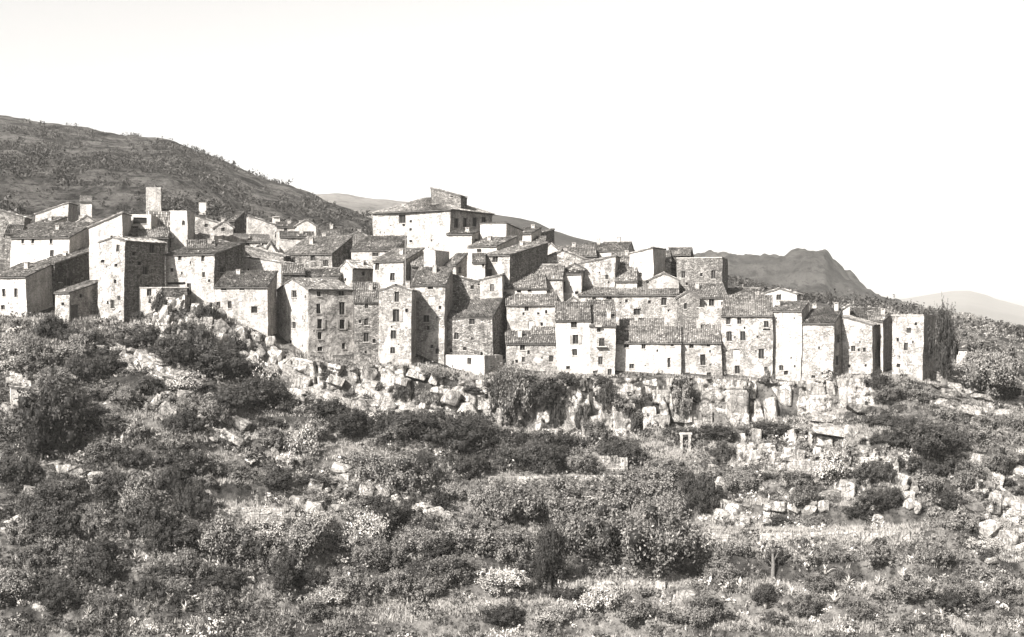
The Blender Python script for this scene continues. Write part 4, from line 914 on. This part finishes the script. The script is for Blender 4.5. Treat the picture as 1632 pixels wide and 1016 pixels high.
NB = [(80,540,60,44,'d'),(112,548,40,30,'d'),(122,600,44,34,'d'),(250,505,34,44,'d'),(222,512,26,20,'d'),(210,556,70,18,'d'),(285,580,70,40,'d'),(320,570,60,56,'d'),(350,590,60,50,'d'),(300,545,50,36,'d'),(260,560,40,26,'d'),(375,575,40,44,'d'),
 (400,640,70,38,'d'),(432,645,60,36,'d'),(365,645,50,30,'d'),(335,680,60,40,'m'),(300,665,60,40,'m'),(270,655,50,30,'m'),(235,630,60,34,'d'),(200,650,60,30,'m'),(180,690,60,36,'m'),(225,700,50,40,'m'),(170,735,60,44,'m'),(270,720,60,30,'m'),
 (520,665,60,34,'d'),(565,685,50,40,'d'),(600,695,44,40,'d'),(640,680,60,30,'d'),(480,640,50,20,'m'),(680,700,70,44,'d'),(730,705,70,46,'d'),(690,670,50,24,'d'),(770,700,56,40,'d'),(800,745,70,46,'d'),(850,755,80,56,'d'),(890,748,60,46,'d'),(830,715,50,30,'d'),
 (1010,740,50,40,'d'),(1045,742,56,44,'d'),(985,725,40,30,'d'),(1120,735,60,36,'m'),(1150,735,50,34,'d'),(1100,705,70,26,'d'),(1150,700,80,24,'d'),(1210,695,70,24,'d'),(1250,700,44,26,'d'),(1280,722,36,34,'m'),(1075,700,50,24,'d'),
 (600,770,90,70,'m'),(640,790,90,80,'m'),(570,740,60,40,'m'),(670,770,60,56,'d'),(480,730,50,50,'l'),(440,720,60,40,'m'),(500,700,60,34,'m'),(720,800,50,30,'m'),(700,812,30,36,'d'),(430,770,60,30,'m'),(380,765,60,26,'m'),(500,775,50,24,'d'),
 (820,840,110,70,'m'),(900,830,110,70,'m'),(980,830,100,70,'m'),(1050,800,90,50,'m'),(780,820,70,50,'m'),(860,790,80,36,'m'),(940,790,90,34,'m'),(1010,870,80,60,'m'),(900,880,90,60,'m'),(820,900,90,60,'m'),(740,880,90,60,'m'),(660,890,90,50,'m'),(600,910,80,50,'m'),(720,930,90,50,'m'),(800,950,80,44,'l'),(560,950,70,44,'m'),(640,950,80,40,'m'),
 (70,830,90,60,'d'),(110,800,60,44,'m'),(150,850,60,50,'m'),(220,820,70,60,'m'),(270,790,60,50,'d'),(310,830,60,60,'d'),(250,880,60,60,'d'),(120,905,60,50,'m'),(60,910,60,50,'m'),(300,930,70,50,'m'),(230,960,70,50,'d'),(90,980,70,50,'d'),(180,990,60,40,'m'),(350,980,70,44,'m'),(420,910,60,50,'m'),(400,850,60,50,'m'),(330,760,50,40,'m'),(30,870,50,40,'m'),
 (1190,770,40,26,'d'),(1220,765,50,20,'d'),(1350,760,44,50,'m'),(1380,780,50,40,'d'),(1420,715,60,30,'d'),(1400,680,60,20,'d'),(1440,690,60,30,'d'),(1510,720,60,50,'d'),(1540,700,60,36,'m'),(1450,755,50,34,'d'),(1485,765,50,34,'d'),(1420,820,50,36,'d'),(1370,830,50,30,'d'),(1475,790,50,30,'m'),(1240,840,60,20,'d'),(1290,840,60,22,'m'),(1550,790,60,50,'m'),(1590,760,60,50,'m'),(1530,850,50,40,'m'),(1490,900,60,36,'m'),(1400,905,50,44,'m'),(1330,895,60,30,'m'),(1180,890,50,34,'m'),(1240,905,40,26,'d'),(1150,930,70,34,'m'),(1220,960,60,34,'d'),(1310,945,60,30,'m'),(1340,930,40,26,'d'),(1290,985,60,36,'m'),(1370,990,60,36,'m'),(1450,960,70,40,'m'),(1540,960,60,40,'m'),(1600,950,50,44,'m'),(1100,1000,70,34,'m'),(1010,990,70,34,'m'),(920,955,46,36,'d'),(880,1000,60,30,'l'),(500,990,60,34,'m'),(1045,890,60,60,'m'),
 (1440,620,40,26,'m'),(1420,640,60,34,'m'),(1470,640,50,26,'m'),(1550,600,60,40,'m'),(1610,600,50,50,'m'),(1540,560,60,30,'m'),(1600,640,60,40,'d'),(1620,690,40,40,'m'),(1575,560,50,26,'m')]
NB += [(275,585,90,50,'d'),(330,600,110,60,'d'),(380,610,80,40,'d'),(240,555,60,36,'d'),(410,655,110,50,'d'),(350,660,90,40,'d'),(560,700,100,50,'d'),(650,700,110,50,'d'),(740,725,110,60,'d'),(830,770,120,66,'d'),(900,735,90,50,'d'),(1030,760,110,50,'d'),(970,740,60,40,'d'),(60,700,70,60,'d'),(130,560,70,40,'d'),(170,600,60,40,'d'),(80,860,100,70,'d'),(230,860,110,70,'d'),(300,880,110,80,'d'),(150,930,100,60,'d'),(380,900,100,60,'d'),(290,760,80,50,'d'),(190,800,90,50,'d'),(480,870,80,50,'d'),(30,780,70,60,'d'),(1460,720,110,50,'d'),(1510,760,90,50,'d'),(1400,770,60,40,'d'),(1130,820,60,50,'d'),(870,930,80,60,'d'),(1080,890,70,60,'d'),(490,940,60,50,'d'),(960,880,60,50,'d')]
TONE = {'d': 'dark', 'm': 'grey', 'l': 'light'}
LEDGES = [(780, 1000, 762), (1120, 1460, 856), (1125, 1262, 748), (900, 1062, 934), (330, 475, 832), (520, 700, 716), (1040, 1130, 728), (600, 860, 962)]
def auto_bush(px, py, wpx, hpx, tone):
    for a, b_, ly in LEDGES:
        if a-wpx*.3 < px < b_+wpx*.3 and py-hpx < ly < py+4:
            hpx = py-ly-2
            if hpx < 14: return
            wpx = min(wpx, hpx*2.6)
    sz = 'big' if wpx*hpx > 3400 else ('small' if wpx*hpx < 1200 else 'medium'); sh = 'low' if wpx > 1.9*hpx else ('tall' if hpx > wpx*.85 else 'round')
    lab = '%s %s %s bush %s' % (sz, TONE[tone], sh, near_label(px, py))
    bush(px, py, wpx, hpx, tone, uniq(lab, ('in grass', 'near rock', 'in thicket', 'on ledge', 'standing apart')), group='bushes on the slope below the village')
for a in NB: auto_bush(*a)
rb_ = random.Random(3); spots = [(a[0], a[1]) for a in NB]
while len(spots) < len(NB)+150:
    px, py = rb_.uniform(-10, 1640), 660+350*rb_.random()**.9
    if px < 430 and rb_.random() < .5: py = rb_.uniform(570, 700)
    if min((px-a)**2+(py-b_)**2*2.2 for a, b_ in spots) < 26**2: continue
    if 100 < py-800 < 150 and rb_.random() < .6: continue
    spots.append((px, py)); w2 = rb_.uniform(30, 90)*(1 if px < 1150 else .75); auto_bush(px, py, w2, w2*rb_.uniform(.35, .75), rb_.choice('dddmmml' if px < 700 else 'ddmmmml'))
# ivy and shrubs hanging on the cliff and its top edge
for i, (px, py, w2, h2, dd) in enumerate([(820,680,76,92,-1.0),(795,650,60,50,-.8),(870,640,60,40,-.6),(840,612,70,26,.2),(905,612,40,22,.2),(965,650,34,40,-.6),(1086,660,34,54,-.9),(960,618,30,20,0),(1085,622,34,22,0),(690,604,54,20,.2),(750,625,46,12,.2),(640,640,30,30,-.4),(680,660,50,40,-.6),(930,700,24,60,-.5),
      (1190,650,16,40,-.2),(1225,610,18,20,.0),(1400,625,40,34,-.4),(1380,660,30,26,-.6),(600,622,24,16,-.2),(520,612,30,26,0),(560,640,30,20,-.3),(815,605,30,24,.3),(885,690,20,56,-.4),(1010,690,20,34,-.4),(1345,668,26,16,-.5)]):
    LB = ['widest curtain of ivy hanging down the cliff left of centre', 'ivy bulge at the upper left of the widest curtain', 'ivy growing over the cliff edge right of the widest curtain', 'long bush along the cliff top under the double-roofed stone house', 'round bush on the cliff top under the white house with dark shutters',
       'short hanging ivy right of the white house with dark shutters', 'narrow dark ivy curtain under the stone house with one long window', 'small bush capping the short hanging ivy', 'bush capping the narrow dark ivy curtain', 'low hedge at the foot of the half shadowed house', 'thin hedge under the white cube house',
       'dark shrub in a cleft below the tall gabled house', 'broad shrub on the rock below the half shadowed house', 'vertical ivy strip on the centre cliff', 'thin creeper strip below the tall house with paired windows', 'small shrub at the wall foot of the pale house with blocked windows',
       'ragged bush at the right end of the cliff', 'dark bush under the overhang at the right cliff end', 'tiny shrub under the narrow stained house', 'shrub on the rock under the big corner house', 'small shrub on the bedded rock left of the tall gabled house', 'dark shrub beside the passage wall left of the double-roofed house',
       'thin ivy strip between two pale buttresses', 'thin creeper below the wide white house', 'small dark shrub in the overhang shadow'][i]
    Dc = cliff_D(px)+1.4+dd
    bush(px, py, w2*1.1, h2*1.1, 'd' if i % 3 else 'm', LB, D=Dc, cat='ivy' if ('ivy' in LB or 'creeper' in LB) else 'bush', name='ivy' if ('ivy' in LB or 'creeper' in LB) else 'bush')
# agaves
def agave_leaf(L, wd, curl, n=5):
    V = []; F = []
    for i in range(n+1):
        t_ = i/n; x = L*t_*(1-.1*t_); z = L*(.0+curl*math.sin(t_*2.2)); ww = wd*(1-t_)**.7*(.6+.4*min(1, t_*4))+.004
        V += [(x, -ww, z+ww*.35), (x, 0, z-ww*.1), (x, ww, z+ww*.35)]
    for i in range(n):
        for k in (0, 1): a = i*3+k; F.append((a, a+1, a+4, a+3))
    return mesh('leaf', V, F, MAG, [1 if k % 2 else .7 for k in range(len(F))])
AG = [agave_leaf(1.3, .11, .25), agave_leaf(1.1, .10, .05), agave_leaf(1.45, .10, .4)]
for i, (px, py, s_) in enumerate([(1252,785,1.25),(1300,778,1.0),(1332,790,1.1),(1275,800,.9),(1142,815,1.2),(1190,795,1.0),(1225,808,.9),(1315,925,1.1),(1352,935,1.0),(1240,945,1.2),(1262,952,.9),(1375,948,1.0),(250,705,1.0),(195,715,.9),(228,775,1.2),(142,860,1.2),(205,865,1.1),(165,905,1.2),(190,890,1.0),(60,890,1.1),(85,900,1.0),(215,900,1.1),(270,965,1.1),(295,980,1.2),(110,985,1.2),(140,990,1.0),(235,985,1.),(1420,900,.9),(1550,950,1.),(1500,985,1.),(1180,940,1.),(1290,905,1.1),(1400,935,1.1),(1440,930,1.),(1330,965,1.2),(1480,940,1.1),(1220,980,1.1),(620,645,1.1),(215,685,.9)]):
    p = hit(px, py); r = random.Random(i)
    side = 'left' if px < 800 else 'right'
    lab = uniq('%s pale agave rosette on the %s %s' % (('large' if s_ > 1.05 else 'small'), ('upper' if py < 830 else 'lower'), side+' terrace'), ('beside a boulder', 'in shrubs', 'near another agave', 'on open grass', 'by a low wall', 'under a bush', 'at the slope edge', 'nearest the picture edge', 'between low bushes', 'on bare soil', 'with broad leaves', 'beside a dark shrub'))
    root = empty('agave', lab, 'agave', p+UP*.25, 'agaves on the terraces')
    for k in range(20):
        el = -R(r.uniform(5, 78)); place('leaf', AG[r.randrange(3)], root, (0, 0, 0), (0, el, k*2.4+r.random()), (s_*r.uniform(.8, 1.2),)*3)
# old trunk stump
g0 = hit(1231, 925); q = MB(); q.tube((0, 0, -.4), (.12, 0, 2.2), .30, .24, 9); q.tube((.12, 0, 2.2), (-.02, 0, 4.2), .24, .13, 9); q.tube((.1, 0, 2.4), (.8, .1, 3.7), .10, .05, 6); q.tube((.1, 0, 1.8), (-.6, .1, 2.8), .09, .04, 6)
tag(q.obj('tree_stump', MBARK, None, loc=g0), 'dead bare trunk standing on the lower right terrace', 'tree stump')

# ------------------------------------------------------------------ ground cover nobody could count
def scatter(name, label, n, D0, D1, mask, unit, scl, mat, seed, pxr=(-40, 1672), XY=None):
    r = np.random.default_rng(seed); D = r.uniform(D0, D1, n); px = r.uniform(pxr[0], pxr[1], n); X = (px-CX)/FX*D
    if XY is not None: X, D = XY.T
    else: keep = mask(X, D, px) > r.random(n); X, D = X[keep], D[keep]
    Z = ground_z(X, D); n = len(X)
    U = [u() for u in unit]; VV = []; TT = []; 
    for k in range(len(U)):
        sel = np.where(np.arange(n) % len(U) == k)[0]
        V, Q, t_ = U[k]; a = r.uniform(0, 6.28, len(sel)); s = scl[0]+(scl[1]-scl[0])*r.random(len(sel))**2
        ca, sa = np.cos(a), np.sin(a)
        x = (V[None, :, 0]*ca[:, None]-V[None, :, 1]*sa[:, None])*s[:, None]+X[sel][:, None]
        y = (V[None, :, 0]*sa[:, None]+V[None, :, 1]*ca[:, None])*s[:, None]+D[sel][:, None]
        z = V[None, :, 2]*s[:, None]*r.uniform(.7, 1.2, len(sel))[:, None]+Z[sel][:, None]-.05
        VV.append(np.stack([x, y, z], -1).reshape(-1, 3)); TT.append((t_[None]*.7+r.random(len(sel))[:, None]*.4).ravel())
    VV = np.concatenate(VV); k = U[0][1].shape[1]; Q = np.arange(len(VV)).reshape(-1, k)
    o = place(name, quads(name, VV, Q, mat, np.concatenate(TT))); tag(o, label, 'vegetation', kind='stuff'); return o
def ledge_grass():
    r = np.random.default_rng(77); XX = []
    for a, b_, ly in LEDGES:
        for k in range(90):
            p = hit(r.uniform(a, b_), ly+r.normal()*2.2); m_ = int((b_-a)*11/90)
            XX += list(zip(p.x+r.normal(size=m_)*1.3, p.y+r.normal(size=m_)*.35))
    return np.array(XX)
def u_scrub(seed, n, leaf): return lambda: crown(seed, n, 6, leaf, flat=.9, inner=.2, core=False)
def u_grass(seed, n=9):
    def f():
        r = np.random.default_rng(seed); V = []
        for i in range(n):
            a = r.uniform(0, 6.28); c = r.normal(size=2)*.35; hh_ = r.uniform(.5, 1.); ww = .07
            V += [(c[0]-ww*math.cos(a), c[1]-ww*math.sin(a), 0), (c[0]+ww*math.cos(a), c[1]+ww*math.sin(a), 0), (c[0]+r.normal()*.25, c[1]+r.normal()*.25, hh_)]
        return np.array(V), np.arange(n*3).reshape(-1, 3), r.random(n)
    return f
def slope(X, D): return (ground_z(X, D+.6)-ground_z(X, D-.6))/1.2
def m_scrub(X, D, px): return np.clip(.5+.25*np.clip((px-900)/300, 0, 1)+1.3*fbm(X/7, D/7, 4, 41), .04, 1)*np.clip(slope(X, D)*1.8+.15+.25*np.clip((px-900)/300, 0, 1), .12, 1)
def m_grass(X, D, px): return np.clip(.7-1.2*fbm(X/7, D/7, 4, 41), .08, 1)*np.clip(1.3-slope(X, D)*1.6, .12, 1)
scatter('low_scrub', 'low grey scrub covering the slopes', 9500, 166, 236, m_scrub, [u_scrub(s, 80, .12) for s in (1, 2, 3)], (.4, 1.9), MLM, 51)
scatter('dark_scrub', 'low dark scrub in patches on the slopes', 6500, 166, 238, lambda X, D, px: np.clip(.15+1.8*fbm(X/9, D/6, 3, 47)+.45*np.clip((700-px)/500, -.35, 1), 0, 1)*np.clip(slope(X, D)*1.4+.3, .2, 1), [u_scrub(s, 80, .12) for s in (4, 5)], (.5, 2.2), MLD, 52)
scatter('pale_scrub', 'pale leafy ground cover between the bushes', 5200, 166, 234, lambda X, D, px: np.clip(.25+1.6*fbm(X/8, D/6, 3, 49), 0, 1), [u_scrub(s, 54, .16) for s in (6, 7)], (.4, 1.3), MLL, 53)
scatter('dry_grass', 'dry pale grass on the terraces', 110000, 166, 240, m_grass, [u_grass(s) for s in (1, 2, 3)], (.35, .9), MGR, 54)
scatter('village_scrub', 'weeds and shrubs between the houses', 1800, 236, 330, lambda X, D, px: .5+0*X, [u_scrub(s, 40, .22) for s in (8, 9)], (.3, 1.0), MLM, 55)
scatter('hillside_scrub', 'dark scrub scattered over the hillside behind', 20000, 325, 760, lambda X, D, px: np.clip(.22+2.4*fbm(X/22, D/40, 4, 61), .02, 1)*np.clip((735-D)/80, .05, 1), [u_scrub(s, 40, .17) for s in (10, 11)], (.8, 3.0), MLD, 56)
scatter('foothill_scrub', 'grey scrub on the foothill at right', 4500, 245, 620, lambda X, D, px: np.clip((px-1300)/200, 0, 1)*np.clip(.5+1.*fbm(X/12, D/25, 3, 63), 0, 1), [u_scrub(s, 44, .17) for s in (12, 13)], (.5, 2.), MLM, 57, (1250, 1672))

scatter('ledge_grass', 'bright dry grass along the terrace ledges', 10, 0, 1, None, [u_grass(s) for s in (1, 2, 3)], (.3, .6), MGR, 58, XY=ledge_grass())
